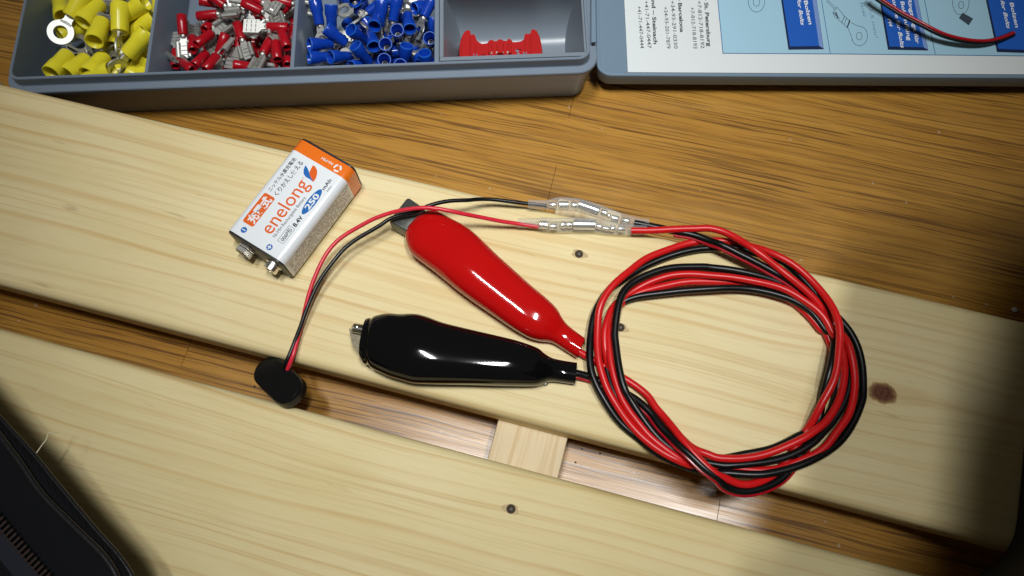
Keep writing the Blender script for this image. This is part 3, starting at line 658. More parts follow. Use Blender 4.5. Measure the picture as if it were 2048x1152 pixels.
for i, q in enumerate(top_tail):
    t = top_tail[min(i + 1, len(top_tail) - 1)] - top_tail[max(i - 1, 0)]; t.z = 0; t.normalize()
    e2.append(q + Vector((t.y, -t.x, 0)) * 1.35 + Vector((0, 0, -0.6)))
G().tube(e2[17:], 0.75, 8).obj('red_edge', M['red_sleeve'], lead)

# clear sleeved bullet connectors (cable half)
H_ = lambda x, y: (1000 + x / 6.02, 360 + y / 6.02)
def sleeve(pts, rad, parent, name='clear_sleeve'):
    P = relax(smooth([at(*p) for p in pts], 6), 1); n = len(P)
    rr = [c.x for c in smooth([Vector((r, 0, 0)) for r in rad], 6)]
    g = G().tube(P, rr, 18, caps=False)
    return g.obj(name, M['clear'], parent, sharp=2)
def metal(parent, segs, name='bullet', mat='tin'):
    g = G()
    for (p, q, r) in segs:
        a, b = at(*p), at(*q); d = (b - a).length
        g.lathe(a, b - a, [(0, r * 0.8), (min(0.3, d * .2), r), (d - min(0.3, d * .2), r), (d, r * 0.82)], 16)
    return g.obj(name, M[mat], parent)
zc = 3.2
s1 = sleeve(P3(H_, [(930, 300, zc), (1100, 350, zc), (1280, 410, zc), (1450, 470, zc), (1620, 505, zc), (1790, 528, zc)]), [2.6, 2.7, 2.5, 2.3, 2.0, 1.9], lead); s1['label'] = 'clear vinyl sleeve on the black core'
metal(s1, [((*H_(945, 290), zc), (*H_(1200, 380), zc), 1.85)], 'barrel')
metal(s1, [((*H_(1215, 385), zc), (*H_(1290, 405), zc), 1.25), ((*H_(1290, 420), zc), (*H_(1330, 440), zc), 1.0), ((*H_(1340, 450), zc), (*H_(1430, 480), zc), 1.3), ((*H_(1465, 485), zc), (*H_(1560, 500), zc), 1.25)], 'crimp', 'solder')
s2 = sleeve(P3(H_, [(860, 535, zc), (1000, 540, zc), (1150, 548, zc), (1300, 572, zc), (1500, 595, zc), (1765, 600, zc)]), [2.7, 2.8, 2.6, 2.4, 2.1, 2.0], lead); s2['label'] = 'clear vinyl sleeve on the red core'
metal(s2, [((*H_(880, 535), zc), (*H_(1150, 540), zc), 2.05)], 'barrel')
metal(s2, [((*H_(1160, 552), zc), (*H_(1225, 570), zc), 1.0), ((*H_(1230, 575), zc), (*H_(1320, 592), zc), 0.8), ((*H_(1325, 582), zc), (*H_(1385, 585), zc), 1.25), ((*H_(1420, 590), zc), (*H_(1500, 592), zc), 1.3)], 'crimp', 'solder')

# ================================================================== BATTERY SNAP LEAD
snap = thing('battery_snap', at(556, 757, -14), 'black battery snap connector on thin red and black wires', 'battery connector')
cL, cR = at(533, 737, -3.0), at(573, 777, 3.5)
ax = (cR - cL).normalized(); mid = (cL + cR) / 2
side = Vector((0, 0, 1)).cross(ax).normalized(); nrm = ax.cross(side).normalized()
if nrm.z < 0: nrm = -nrm
def stad(r, half, off, z, n=12):
    out = []
    for sgn, a0 in ((1, -90), (-1, 90)):
        for i in range(n + 1):
            a = math.radians(a0 + 180 * i / n); out.append(mid + ax * (sgn * half + r * math.cos(a)) + side * (r * math.sin(a)) + nrm * z)
    return out
g = G(); half = 6.9
g.loft([stad(r, half, 0, z) for r, z in ((6.0, -4.4), (6.3, -4.1), (6.35, -1.2), (6.2, -0.55), (5.85, -0.15), (5.3, 0.05), (4.6, 0.08))])
cap = g.obj('snap_cap', M['snap'], snap, sharp=0.5)
for sgn, prof in ((1, [(0, 3.6), (0.6, 3.6), (0.7, 3.1), (2.8, 3.1), (3.0, 2.7)]), (-1, [(0, 4.2), (0.7, 4.2), (0.9, 3.5), (2.6, 4.0), (3.0, 3.8)])):
    g = G(); g.lathe(mid + ax * sgn * half - nrm * 4.2, -nrm, prof, 20); g.obj('snap_terminal', M['nickel'], cap)
I3 = lambda x, y: (300 + x / 3.2, 400 + y / 3.2)
J_ = lambda x, y: (760 + x / 7.2, 380 + y / 7.2)
K_ = lambda x, y: (740 + x / 2.88, 360 + y / 2.88)
w_red = (P3(I3, [(880, 1085, 0.5), (892, 1055, 2.0), (910, 1010, 3.0), (930, 960, 3.4), (965, 820, 3.5), (990, 690, 6), (1030, 560, 8), (1080, 430, 9.5), (1150, 320, 10.5), (1250, 220, 11.5), (1400, 133, 13)]) +
         P3(J_, [(90, 350, 13.8), (220, 310, 14.6), (400, 275, 15.4), (600, 257, 16), (800, 265, 16), (1000, 300, 15), (1200, 345, 13)]) + P3(K_, [(640, 214, 9.5), (750, 236, 6.5), (860, 254, 4.2), (970, 270, 3.2)]))
w_blk = (P3(I3, [(852, 1080, 0.5), (864, 1050, 2.0), (885, 1000, 3.2), (920, 920, 3.4), (965, 810, 4.8), (1000, 700, 6.2), (1060, 570, 7.6), (1130, 450, 8.6), (1230, 320, 9.6), (1350, 230, 10.4), (1480, 160, 11.2)]) +
         P3(J_, [(150, 420, 11.6), (350, 358, 12.2), (500, 318, 12.8), (600, 270, 13), (700, 222, 13), (900, 172, 12.2), (1100, 147, 11), (1300, 140, 9.6)]) + P3(K_, [(610, 111, 8), (700, 114, 6.2), (850, 130, 4.2), (920, 138, 3.4), (1020, 147, 3.2)]))
G().tube(trace(w_red), 0.80, 10).obj('red_wire', M['pink_wire'], snap)
G().tube(trace(w_blk), 0.80, 10).obj('black_wire', M['black_wire'], snap)
g = G(); a = trace(w_blk)[0]; g.tube([a, a + Vector((3, 2.5, 1.5))], 1.5, 10)
s3 = sleeve(P3(H_, [(340, 290, zc), (480, 296, zc), (590, 298, zc), (680, 288, zc), (800, 290, zc), (935, 302, zc)]), [1.75, 1.8, 1.9, 2.5, 2.65, 2.6], snap); s3['label'] = 'clear vinyl sleeve on the thin black wire'
metal(s3, [((*H_(585, 300), zc), (*H_(680, 300), zc), 1.05), ((*H_(700, 300), zc), (*H_(830, 300), zc), 1.5), ((*H_(850, 298), zc), (*H_(930, 305), zc), 1.25)], 'bullet', 'solder')
s4 = sleeve(P3(H_, [(212, 520, zc), (330, 520, zc), (440, 520, zc), (500, 528, zc), (680, 540, zc), (862, 540, zc)]), [1.8, 1.85, 1.9, 2.5, 2.7, 2.7], snap); s4['label'] = 'clear vinyl sleeve on the thin red wire'
metal(s4, [((*H_(470, 535), zc), (*H_(580, 545), zc), 1.6), ((*H_(600, 560), zc), (*H_(690, 560), zc), 1.35), ((*H_(730, 540), zc), (*H_(800, 542), zc), 1.4), ((*H_(805, 540), zc), (*H_(870, 540), zc), 1.35)], 'bullet', 'solder')

# ================================================================== COMPARTMENT BOX
BA = 1.53500 - math.pi / 2
front = at(640, 137, 0); Ab = Vector((math.cos(BA), math.sin(BA), 0)); Lb = Vector((-math.sin(BA), math.cos(BA), 0))
left = at(15.5, 148, 0); rightp = at(1181, 112, 0)
BX = (rightp - left).dot(Ab); origin = left - Lb * (left - front).dot(Lb); origin.z = FLOOR_Z
box = thing('terminal_box', origin, 'open grey plastic box with compartments of crimp terminals', 'parts box', rot=Matrix.Rotation(BA, 3, 'Z'))
def bl(px, py, z):            # photo point -> box coordinates
    d = at(px, py, z) - origin; return Vector((d.dot(Ab), d.dot(Lb), z - FLOOR_Z))
BY = 135.0; RZ = 30.0
def ring_b(out, z, r): return [Vector((x, y, z)) for x, y in rrect(-out, -out, BX + out, BY + out, max(r + out, 0.6), 7)]
g = G()
g.loft([ring_b(-1.6, 0.03, 7), ring_b(-1.0, 0.5, 7), ring_b(2.5, 22.8, 5), ring_b(3.1, 23.0, 5), ring_b(3.4, 23.4, 5), ring_b(3.4, 24.6, 5), ring_b(3.1, 25.0, 5), ring_b(0.3, 25.1, 5), ring_b(0.0, 25.5, 5), ring_b(-0.1, 29.7, 5), ring_b(-0.35, 30.0, 5),
        ring_b(-1.2, 30.0, 5), ring_b(-1.45, 29.7, 5), ring_b(-2.6, 2.2, 4), ring_b(-3.2, 1.6, 4)])
g.obj('body', M['box'], box, world=False, sharp=0.55)
dvx = []
for (a, b, th) in (((312, 0), (293, 143), 1.7), ((595, 0), (582, 137), 1.9), ((870, 0), (877, 131), 2.1)):
    p, q = bl(*a, -0.6), bl(*b, -0.6); xm = (p.x + q.x) / 2; dvx.append(xm)
    g = G()
    g.loft([[Vector((x, y, z)) for x, y in ((xm - h, 1.3), (xm + h, 1.3), (xm + h, BY - 1.3), (xm - h, BY - 1.3))] for z, h in ((1.7, th * 0.8), (28.9, th / 2), (29.3, th / 2 - 0.2))])
    g.obj('divider', M['box'], box, world=False, sharp=0.5)
# hinge strip towards the lid
hp = [bl(1183, -60, -2), bl(1183, 84, -2), bl(1192, 84, -2), bl(1190, -60, -2)]
g = G(); g.slab(hp, (0, 0, -1.0)); g.obj('hinge', M['lid'], box, world=False, smooth=False)
# drop-in tray with rounded bottom
x0, x1 = bl(886, 60, 0).x, bl(1167, 60, 0).x
tray = thing('scoop_tray', origin + Ab * x0 + Lb * 4, 'glossy grey scoop shaped tray fitted in the end compartment of the box', 'tray', rot=Matrix.Rotation(BA, 3, 'Z'))
W_ = x1 - x0; D_t = 33.0
prof = [(D_t / 2 + D_t / 2 * math.copysign(abs(math.cos(a)) ** 0.72, -math.cos(a)), 28.8 - 24.5 * max(0.0, math.sin(a)) ** 0.75) for a in (math.pi * i / 26 for i in range(27))]
ins = lambda z: 6.5 * (28.8 - z) / 24.5
V, Fc = [], []
for (y, z) in prof: V += [Vector((ins(z), y, z)), Vector((W_ - ins(z), y, z))]
for i in range(len(prof) - 1): Fc.append((2 * i, 2 * i + 1, 2 * i + 3, 2 * i + 2))
n0 = len(V)
for (y, z) in prof: V += [Vector((0, y, 28.8)), Vector((W_, y, 28.8))]
for i in range(len(prof) - 1):
    Fc.append((2 * i, 2 * i + 2, n0 + 2 * i + 2, n0 + 2 * i)); Fc.append((2 * i + 1, 2 * i + 3, n0 + 2 * i + 3, n0 + 2 * i + 1))
mesh('basin', V, Fc, M['tray'], tray, world=False, sharp=0.6)
g = G()
for (c, sx, sy) in (((W_ / 2, -0.8, 28.6), W_ + 3.0, 1.9), ((W_ / 2, D_t + 0.8, 28.6), W_ + 3.0, 1.9), ((-0.7, D_t / 2, 28.6), 1.7, D_t - 0.4), ((W_ + 0.7, D_t / 2, 28.6), 1.7, D_t - 0.4)):
    g.box(c, sx, sy, 1.2, bev=0.2)
g.obj('rim', M['tray'], tray, world=False, sharp=0.5)
# red splice connectors in the tray
Z8 = lambda x, y: (840 + x / 5.689, y / 5.689)
outl = [(445, 690), (440, 560), (455, 470), (480, 390), (510, 350), (545, 340), (562, 350), (570, 395), (585, 388), (612, 395), (625, 420), (632, 455), (660, 480), (690, 498), (730, 498), (765, 490),
        (775, 465), (795, 452), (818, 455), (832, 470), (870, 470), (882, 450), (940, 448), (955, 465), (995, 468), (1005, 448), (1030, 440), (1048, 455), (1055, 480), (1110, 480), (1160, 470), (1190, 450), (1198, 400), (1215, 378), (1240, 385), (1268, 375),
        (1272, 345), (1295, 328), (1330, 345), (1360, 400), (1380, 480), (1392, 560), (1395, 670)]
spl = thing('splice_connector', at(1000, 105, -14), 'red plastic splice connectors joined in a strip inside the grey tray', 'splice connector')
zs = -13.0
g = G(); P = [at(*Z8(x, y), zs) for x, y in outl]
cen = sum(P, Vector()) / len(P)
g.loft([[p + Vector((0, 0, -8)) for p in P], [p + Vector((0, 0, -0.6)) for p in P], [p + (cen - p).normalized() * 0.35 for p in P]])
g.obj('housing', M['splice'], spl, sharp=0.5)
g = G()
for (xa, xb, ya, yb, h) in ((565, 575, 400, 680, 1.2), (620, 640, 480, 690, 0.9), (780, 812, 475, 600, 1.4), (880, 945, 470, 600, 1.8), (1005, 1040, 465, 600, 1.4), (1190, 1205, 400, 660, 1.0), (1255, 1270, 390, 640, 1.0), (455, 470, 480, 680, 1.0), (700, 740, 520, 620, 0.7), (1095, 1150, 510, 560, 0.7)):
    q = [at(*Z8(x, y), zs + h) for x, y in ((xa, ya), (xb, ya), (xb, yb), (xa, yb))]; g.slab(q, (0, 0, -h - 0.5))
g.obj('rib', M['splice'], spl, smooth=False)
g = G()
for (xa, xb, ya, yb) in ((865, 950, 585, 605), (795, 820, 588, 610), (990, 1018, 582, 606), (840, 860, 640, 655), (965, 985, 640, 655)):
    q = [at(*Z8(x, y), zs + 1.0) for x, y in ((xa, ya), (xb, ya), (xb, yb), (xa, yb))]; g.slab(q, (0, 0, -1.4))
g.obj('contact', M['tin_dull'], spl, smooth=False)
g = G()
for (xa, xb, ya, yb) in ((610, 650, 610, 650), (705, 740, 560, 610), (1090, 1125, 550, 590), (1105, 1130, 600, 650), (1175, 1215, 590, 630)):
    q = [at(*Z8(x, y), zs + 0.06) for x, y in ((xa, ya), (xb, ya), (xb, yb), (xa, yb))]; g.slab(q, (0, 0, -0.3))
g.obj('wire_slot', M['box'], spl, smooth=False)

# ------------------------------------------------------------------ crimp terminals
def proto_yellow():
    s = G(); s.lathe((0, 0, 0), (1, 0, 0), [(9, 2.7), (0.2, 3.45), (0, 3.7), (0.1, 4.05), (0.4, 4.15), (5.5, 4.1), (6.8, 3.8), (12.9, 3.7), (13.6, 3.5), (13.8, 2.4)], 22)
    t = G(); t.lathe((12.6, 0, 0), (1, 0, 0), [(0, 1.9), (0.6, 1.9), (1.6, 1.5)], 12)
    t.slab([(13.4, -1.9, -.45), (15.5, -1.9, -.45), (17.6, -2.6, -.45), (17.6, 2.6, -.45), (15.5, 1.9, -.45), (13.4, 1.9, -.45)], (0, 0, .9))
    ringp(t, 21.8, 5.7, 3.0, 0.9); return s, t, 'yellow', 'ring_tongue'
def ringp(t, cx, ro, ri, th, a0=0.0, a1=2 * math.pi, n=30):
    closed = a1 - a0 > 6.28; L = []
    for i in range(n + (0 if closed else 1)):
        a = a0 + (a1 - a0) * i / n; c, s_ = math.cos(a), math.sin(a)
        L.append([Vector((cx + r * c, r * s_, z)) for r, z in ((ri, -th / 2), (ro - .15, -th / 2), (ro, -th / 2 + .15), (ro, th / 2 - .15), (ro - .15, th / 2), (ri, th / 2))])
    if closed: t.loft(L + [L[0]], False, False)
    else: t.loft(L)
def proto_blue(fork=False):
    s = G(); s.lathe((0, 0, 0), (1, 0, 0), [(8, 1.3), (7.5, 1.9), (0.3, 2.45), (0, 2.65), (0.1, 2.9), (0.4, 3.0), (4.2, 2.95), (5.6, 2.4), (10.2, 2.3), (10.8, 2.1), (11, 1.5)], 20)
    s.lathe((0, 0, 0), (1, 0, 0), [(0.3, 2.52), (-0.03, 2.62), (-0.03, 2.90), (0.38, 3.04)], 20, mi=1, caps=(False, False))
    t = G(); t.lathe((7.0, 0, 0), (1, 0, 0), [(2.5, 0.8), (0.1, 0.95), (0, 1.25), (3.8, 1.25), (5.0, 1.0)], 12)
    t.lathe((6.95, 0, 0), (1, 0, 0), [(0, 0.95), (0.02, 0.95)], 10, mi=1)
    t.slab([(10.8, -1.4, -.35), (14.2, -2.0, -.35), (14.2, 2.0, -.35), (10.8, 1.4, -.35)], (0, 0, .7))
    if fork:
        ringp(t, 17.4, 3.9, 2.0, 0.7, math.radians(70), math.radians(290), 20)
        for sg in (-1, 1): t.box((19.6, sg * 2.95, 0), 4.6, 1.7, .7)
    else: ringp(t, 17.6, 4.1, 2.1, 0.7)
    return s, t, 'blue_sleeve', 'fork_tongue' if fork else 'ring_tongue'
def proto_red():
    s = G(); s.lathe((0, 0, 0), (1, 0, 0), [(3, 1.2), (0.2, 1.5), (0, 1.9), (0.25, 2.2), (4.0, 2.25), (4.3, 2.2), (9.0, 2.2), (9.4, 2.0), (9.5, 1.4)], 18)
    t = G(); t.lathe((9.2, 0, 0), (1, 0, 0), [(0, 1.3), (0.8, 1.3), (1.4, 1.0)], 10)
    t.slab([(9.6, -1.2, -.9), (11.4, -1.4, -.9), (12.8, -3.0, -.9), (12.8, 3.0, -.9), (11.4, 1.4, -.9), (9.6, 1.2, -.9)], (0, 0, .6))
    t.box((16.2, 0, -.65), 7.0, 6.2, .55)
    for sg in (-1, 1): t.tube([(12.7, sg * 2.5, 0.5), (19.7, sg * 2.5, 0.5)], 1.05, 10)
    for xx in (14.2, 16.2, 18.2):
        for yy in (-1.9, 0.1, 2.0): t.box((xx, yy, -0.93), 0.28, 1.5, 0.08, mi=1)
        t.box((xx, 0, -0.37), 0.28, 2.4, 0.08, mi=1)
    return s, t, 'red_sleeve', 'spade_socket'
PROTO = {}
for key, f in (('yellow', proto_yellow), ('ring', lambda: proto_blue(False)), ('fork', lambda: proto_blue(True)), ('red', proto_red)):
    s, t, sm, tn = f()
    so = s.obj('sleeve', M[sm], None, world=False, sharp=0.9, mats=[M['blue_rim']]); to = t.obj(tn, M['tin_dull'] if key != 'red' else M['tin_dull'], None, world=False, mats=[M['dark']], sharp=0.6)
    PROTO[key] = (so.data, to.data, tn); bpy.data.objects.remove(so); bpy.data.objects.remove(to)
NAME = dict(yellow='ring_terminal', ring='ring_terminal', fork='fork_terminal', red='spade_terminal')
GRP = dict(yellow='yellow terminals in the box', ring='blue terminals in the box', fork='blue terminals in the box', red='red terminals in the box')
def terminal(key, p, q, roll, label):
    """p: open end of the sleeve, q: a point further along towards the metal (room mm)"""
    X = (q - p).normalized(); Zv = Vector((0, 0, 1)) if abs(X.z) < 0.97 else Vector((0, 1, 0))
    Y = Zv.cross(X).normalized(); Zv = X.cross(Y)
    R = Matrix((X, Y, Zv)).transposed() @ Matrix.Rotation(math.radians(roll), 3, 'X')
    t = thing(NAME[key], p, label, 'crimp terminal', GRP[key], rot=R)
    sm, tm, tn = PROTO[key]
    a = bpy.data.objects.new('sleeve', sm); b = bpy.data.objects.new(tn, tm)
    for o in (a, b): col.objects.link(o); o.parent = t
    return t
Y_ = lambda x, y: (60 + x / 7.2, y / 7.2)
yel = [  # open end, metal end (zoom px), z open, z metal, roll, label
    ((1300, 60), (1290, 560), -7, -10, 80, 'upright yellow ring terminal with its open mouth at the top, beside the divider'),
    ((920, 600), (1090, 200), -6, -11, 20, 'yellow ring terminal with its open mouth facing down left, mid heap'),
    ((760, 330), (1040, 10), -9, -12, 10, 'yellow ring terminal slanting up right above the mid heap one'),
    ((810, -120), (615, 190), -6, -8.1, -25, 'yellow terminal with the white lit ring lying flat beside the box wall'),
    ((480, 250), (440, 20), -13, -17, 60, 'short yellow sleeve end poking out left of the white ring'),
    ((1690, 460), (1330, 880), -8, -13, 84, 'large yellow ring terminal leaning on the divider, its ring on edge below'),
    ((300, 1060), (600, 730), -9, -14, 30, 'yellow ring terminal with bright streak in the near left corner'),
    ((520, 1080), (850, 830), -12, -18, 40, 'yellow sleeve second from the near left corner'),
    ((820, 1080), (1100, 790), -12, -17, 20, 'yellow sleeve third from the near left corner'),
    ((1180, 1010), (900, 1130), -11, -14, 10, 'yellow sleeve lying along the front wall of its compartment'),
    ((1660, 30), (1400, 200), -8, -12, 30, 'yellow sleeve with open mouth at the divider, far corner'),
    ((1800, 250), (1480, 500), -14, -18, 30, 'yellow sleeve below the upright one, wedged at the divider'),
    ((1700, 800), (1650, 960), -18, -22, 20, 'yellow sleeve half hidden under the divider'),
    ((1180, 700), (1260, 560), -16, -20, 30, 'small yellow sleeve end behind the ring on edge'),
    ((760, 480), (860, 380), -17, -20, 20, 'yellow sleeve right behind the white ring'),
    ((480, -60), (430, 40), -16, -19, 20, 'yellow sleeve at the far edge above the white ring'),
    ((430, 520), (640, 430), -14, -16, 0, 'yellow sleeve seen through the hole of the white ring'),
    ((1400, 1040), (1500, 1080), -21, -22, 0, 'yellow sleeve tip at the foot of the front wall')]
for (a, b, z0, z1, roll, lab) in yel: terminal('yellow', at(*Y_(*a), z0), at(*Y_(*b), z1), roll, lab)
Rz = lambda x, y: (320 + x / 7.2, y / 7.2)
red = [
    ((310, 215), (335, 545), -10, -13, -4, 'red spade terminal standing along the divider, two curls below'),
    ((540, 235), (830, 205), -10, -9, -20, 'red spade terminal lying crosswise, metal pointing right'),
    ((520, 640), (790, 450), -8, -11, 20, 'red spade terminal slanting up right with open lower end'),
    ((945, 480), (900, 620), -9, -11, 120, 'red spade terminal with long bare metal slanting down left'),
    ((1180, 30), (1490, 180), -7, -10, 30, 'dark red spade terminal with wire hole at the upper left'),
    ((1830, 690), (1720, 360), -7, -8, -10, 'red spade terminal with two curls above, near the blue compartment'),
    ((1695, 860), (1655, 520), -9, -9, 30, 'red spade terminal upright in the right part of the heap'),
    ((1110, 340), (1180, 560), -11, -11, 5, 'red spade terminal with a bright slotted plate below it'),
    ((1600, 560), (1530, 690), -12, -11, 12, 'red spade terminal with a grey slotted plate near the front'),
    ((1050, 930), (1370, 975), -9, -13, 60, 'red sleeve lying along the front wall'),
    ((470, 1010), (290, 870), -10, -14, 40, 'red sleeve with white streak in the near left corner'),
    ((490, 950), (620, 820), -12, -14, 30, 'red sleeve beside the near left corner one'),
    ((650, 1010), (760, 880), -10, -11, 130, 'red spade terminal at the front wall with bright metal above'),
    ((1290, 640), (1270, 860), -14, -17, 60, 'dark red sleeve between the two slotted plates'),
    ((470, 730), (470, 500), -13, -16, 30, 'red sleeve behind the terminal along the divider'),
    ((560, 10), (760, 40), -13, -15, 20, 'dark red sleeve at the far left of the heap'),
    ((1600, -20), (1760, 20), -9, -10, 60, 'red sleeve at the far right edge of the heap'),
    ((1840, 940), (1830, 740), -13, -16, 40, 'red sleeve in the near right corner of the heap'),
    ((640, 430), (760, 330), -12, -15, 40, 'short red sleeve end above the slanting terminal'),
    ((1740, 960), (1660, 900), -14, -17, 50, 'red sleeve low at the front right'),
    ((1850, 400), (1480, 390), -8, -7.5, 170, 'spade terminal with broad shiny white metal face, mid heap'),
    ((1200, 420), (1150, 580), -14, -15, 190, 'red sleeve just left of the shiny white metal'),
    ((700, -80), (900, 60), -10, -11, 15, 'spade terminal with slotted metal at the far edge'),
    ((1850, 60), (1700, 210), -12, -13, 5, 'spade terminal with pale slotted metal by the blue divider'),
    ((1250, -60), (1480, 40), -11, -10, 190, 'spade terminal with white metal plate at the far edge'),
    ((220, 960), (240, 700), -16, -17, 185, 'spade terminal with curls hidden below the streaked sleeve')]
for (a, b, z0, z1, roll, lab) in red: terminal('red', at(*Rz(*a), z0), at(*Rz(*b), z1), roll, lab)
Bz = lambda x, y: (600 + x / 6.827, y / 6.827)
blu = [
    ('fork', (205, 10), (262, 300), -8, -12, 20, 'blue fork terminal along the divider with its fork below'),
    ('ring', (425, 60), (432, 320), -7, -12, 30, 'blue ring terminal with two bright dots on its mouth'),
    ('ring', (350, 380), (680, 630), -8, -15, 40, 'blue ring terminal slanting down right, mid left'),
    ('ring', (125, 610), (370, 600), -9, -13, -35, 'blue terminal lying crosswise with four bright glints'),
    ('ring', (120, 790), (420, 780), -10, -14, 30, 'blue terminal in the near left corner with a bright mouth edge'),
    ('ring', (410, 780), (720, 770), -9, -16, 40, 'blue terminal along the front wall with mouth facing left'),
    ('ring', (690, 400), (840, 520), -6, -13, 20, 'blue terminal with oval mouth facing upper left'),
    ('ring', (750, 620), (900, 800), -6, -13, 20, 'blue terminal with dim oval mouth below the upper left one'),
    ('ring', (1015, 360), (1090, 110), -7, -13, 30, 'blue terminal with dark oval mouth facing down left'),
    ('ring', (1325, 410), (1345, 520), -6, -17, 30, 'blue terminal with the brightest ring mouth facing up'),
    ('ring', (1165, 600), (1200, 690), -7, -18, 30, 'blue terminal with round open mouth left of the brightest one'),
    ('ring', (1150, 815), (1165, 900), -7, -18, 30, 'blue terminal with round open mouth nearest the front wall'),
    ('ring', (1770, 520), (1800, 610), -7, -18, 30, 'blue terminal with round open mouth at the grey divider'),
    ('ring', (1460, 620), (1420, 840), -7, -14, 30, 'blue terminal with shadowed oval mouth facing up'),
    ('ring', (1010, 640), (960, 420), -9, -13, 30, 'blue terminal with dark mouth facing down, centre of heap'),
    ('ring', (1500, 400), (1460, 140), -9, -13, 30, 'blue terminal with dark mouth right of the brightest one'),
    ('fork', (1560, 120), (1760, 60), -9, -12, 30, 'blue terminal with small mouth facing left, far right'),
    ('ring', (1120, 20), (1090, 330), -7, -12, 30, 'blue terminal with wide mouth at the far edge'),
    ('ring', (750, 20), (690, -130), -8, -13, 30, 'blue terminal with wide mouth above the silver rings'),
    ('ring', (1700, 720), (1720, 900), -8, -15, 30, 'blue terminal with dark mouth at the near right'),
    ('fork', (1830, -60), (1720, 170), -7, -9, 25, 'blue fork terminal with ribbed fork by the grey divider'),
    ('ring', (1370, 890), (1380, 960), -9, -19, 30, 'blue terminal with mouth half hidden by the front wall'),
    ('ring', (1610, 900), (1800, 860), -13, -17, 30, 'blue sleeve low in the near right corner'),
    ('ring', (700, 920), (860, 870), -13, -17, 50, 'blue sleeve low at the front wall'),
    ('ring', (1820, 240), (1840, 420), -12, -15, 30, 'blue sleeve against the grey divider'),
    ('ring', (1330, -40), (1280, 230), -9, -13, 40, 'narrow blue sleeve pointing down at the far edge'),
    ('ring', (1000, -160), (700, 70), -12, -11, 5, 'blue terminal whose silver ring lies flat at the far edge'),
    ('fork', (1180, -10), (900, 190), -12, -13, 50, 'blue fork terminal with slim silver prongs, mid heap'),
    ('ring', (620, -40), (760, 100), -15, -15, 20, 'blue terminal with curved silver ring under the wide mouth'),
    ('ring', (1850, 930), (1560, 760), -15, -15, 85, 'blue terminal whose silver ring stands on edge at right'),
    ('ring', (880, 260), (1000, 520), -15, -19, 20, 'blue sleeve deep in the centre of the heap')]
for (k, a, b, z0, z1, roll, lab) in blu: terminal(k, at(*Bz(*a), z0), at(*Bz(*b), z1), roll, lab)
# the lower, half buried layer of each heap
rng = random.Random(5)
xs = [2.6] + dvx
for (key, xa, xb, n, lab) in (('yellow', xs[0] + 22, xs[1] - 6, 12, 'yellow ring terminal half buried at the bottom of the heap'), ('red', xs[1] + 8, xs[2] - 5, 26, 'red spade terminal half buried at the bottom of the heap'), ('ring', xs[2] + 7, xs[3] - 6, 22, 'blue ring terminal half buried at the bottom of the heap')):
    for i in range(n):
        a = rng.uniform(0, 6.28); p = Vector((xa + (xb - xa) * rng.random(), 8 + 48 * rng.random(), rng.uniform(4.5, 9.5)))
        d = Vector((math.cos(a), math.sin(a), rng.uniform(-.12, .12))); Lg = {'yellow': 27, 'red': 20, 'ring': 22}[key]
        e = p + d * Lg
        if not (xa - 3 < e.x < xb + 3 and 5 < e.y < 80): d = Vector(((xa + xb) / 2, 35, p.z)) - p; d.z *= 0
        d.normalize()
        wp = origin + Ab * p.x + Lb * p.y + Vector((0, 0, p.z)); wq = wp + Ab * d.x + Lb * d.y + Vector((0, 0, d.z))
        terminal(key, wp, wq, rng.uniform(-40, 40), lab)

# ================================================================== LID WITH PRINTED CARD
LA = 1.48594 - math.pi / 2; ZL = -16.0
Al = Vector((math.cos(LA), math.sin(LA), 0)); Ll = Vector((-math.sin(LA), math.cos(LA), 0))
lo = at(1191.5, 100, ZL); lo = lo - Ll * (lo - at(1500, 153, ZL)).dot(Ll)
lid = thing('box_lid', Vector((lo.x, lo.y, FLOOR_Z)), 'grey plastic box lid lying open beside the compartment box', 'box lid', rot=Matrix.Rotation(LA, 3, 'Z'))
def ring_l(out, z, r): return [Vector((x, y, z)) for x, y in rrect(-out, -out, 262 + out, 128 + out, max(r + out, 0.5), 8)]
zl = ZL - FLOOR_Z
g = G(); g.loft([ring_l(-2.0, zl - 8.2, 7), ring_l(-0.9, zl - 7.8, 7), ring_l(-0.1, zl - 0.9, 7), ring_l(-0.25, zl - 0.3, 7), ring_l(-0.6, zl - 0.05, 7), ring_l(-1.6, zl, 7), ring_l(-2.0, zl - 0.25, 7), ring_l(-2.3, zl - 0.3, 7)])
g.obj('panel', M['lid'], lid, world=False, sharp=0.5)
g = G(); g.box((18, 3.0, 0.0), 10, 4, 0.1)
for (x, y) in ((20, 14), (240, 14), (20, 110), (240, 110)):
    pass
g = G()
for (x, y) in ((24, 24), (236, 24), (24, 104), (236, 104)): g.lathe((x, y, 0.02), (0, 0, 1), [(0, 5), (zl - 8.1, 5.5)], 14)
g.obj('foot', M['lid'], lid, world=False)
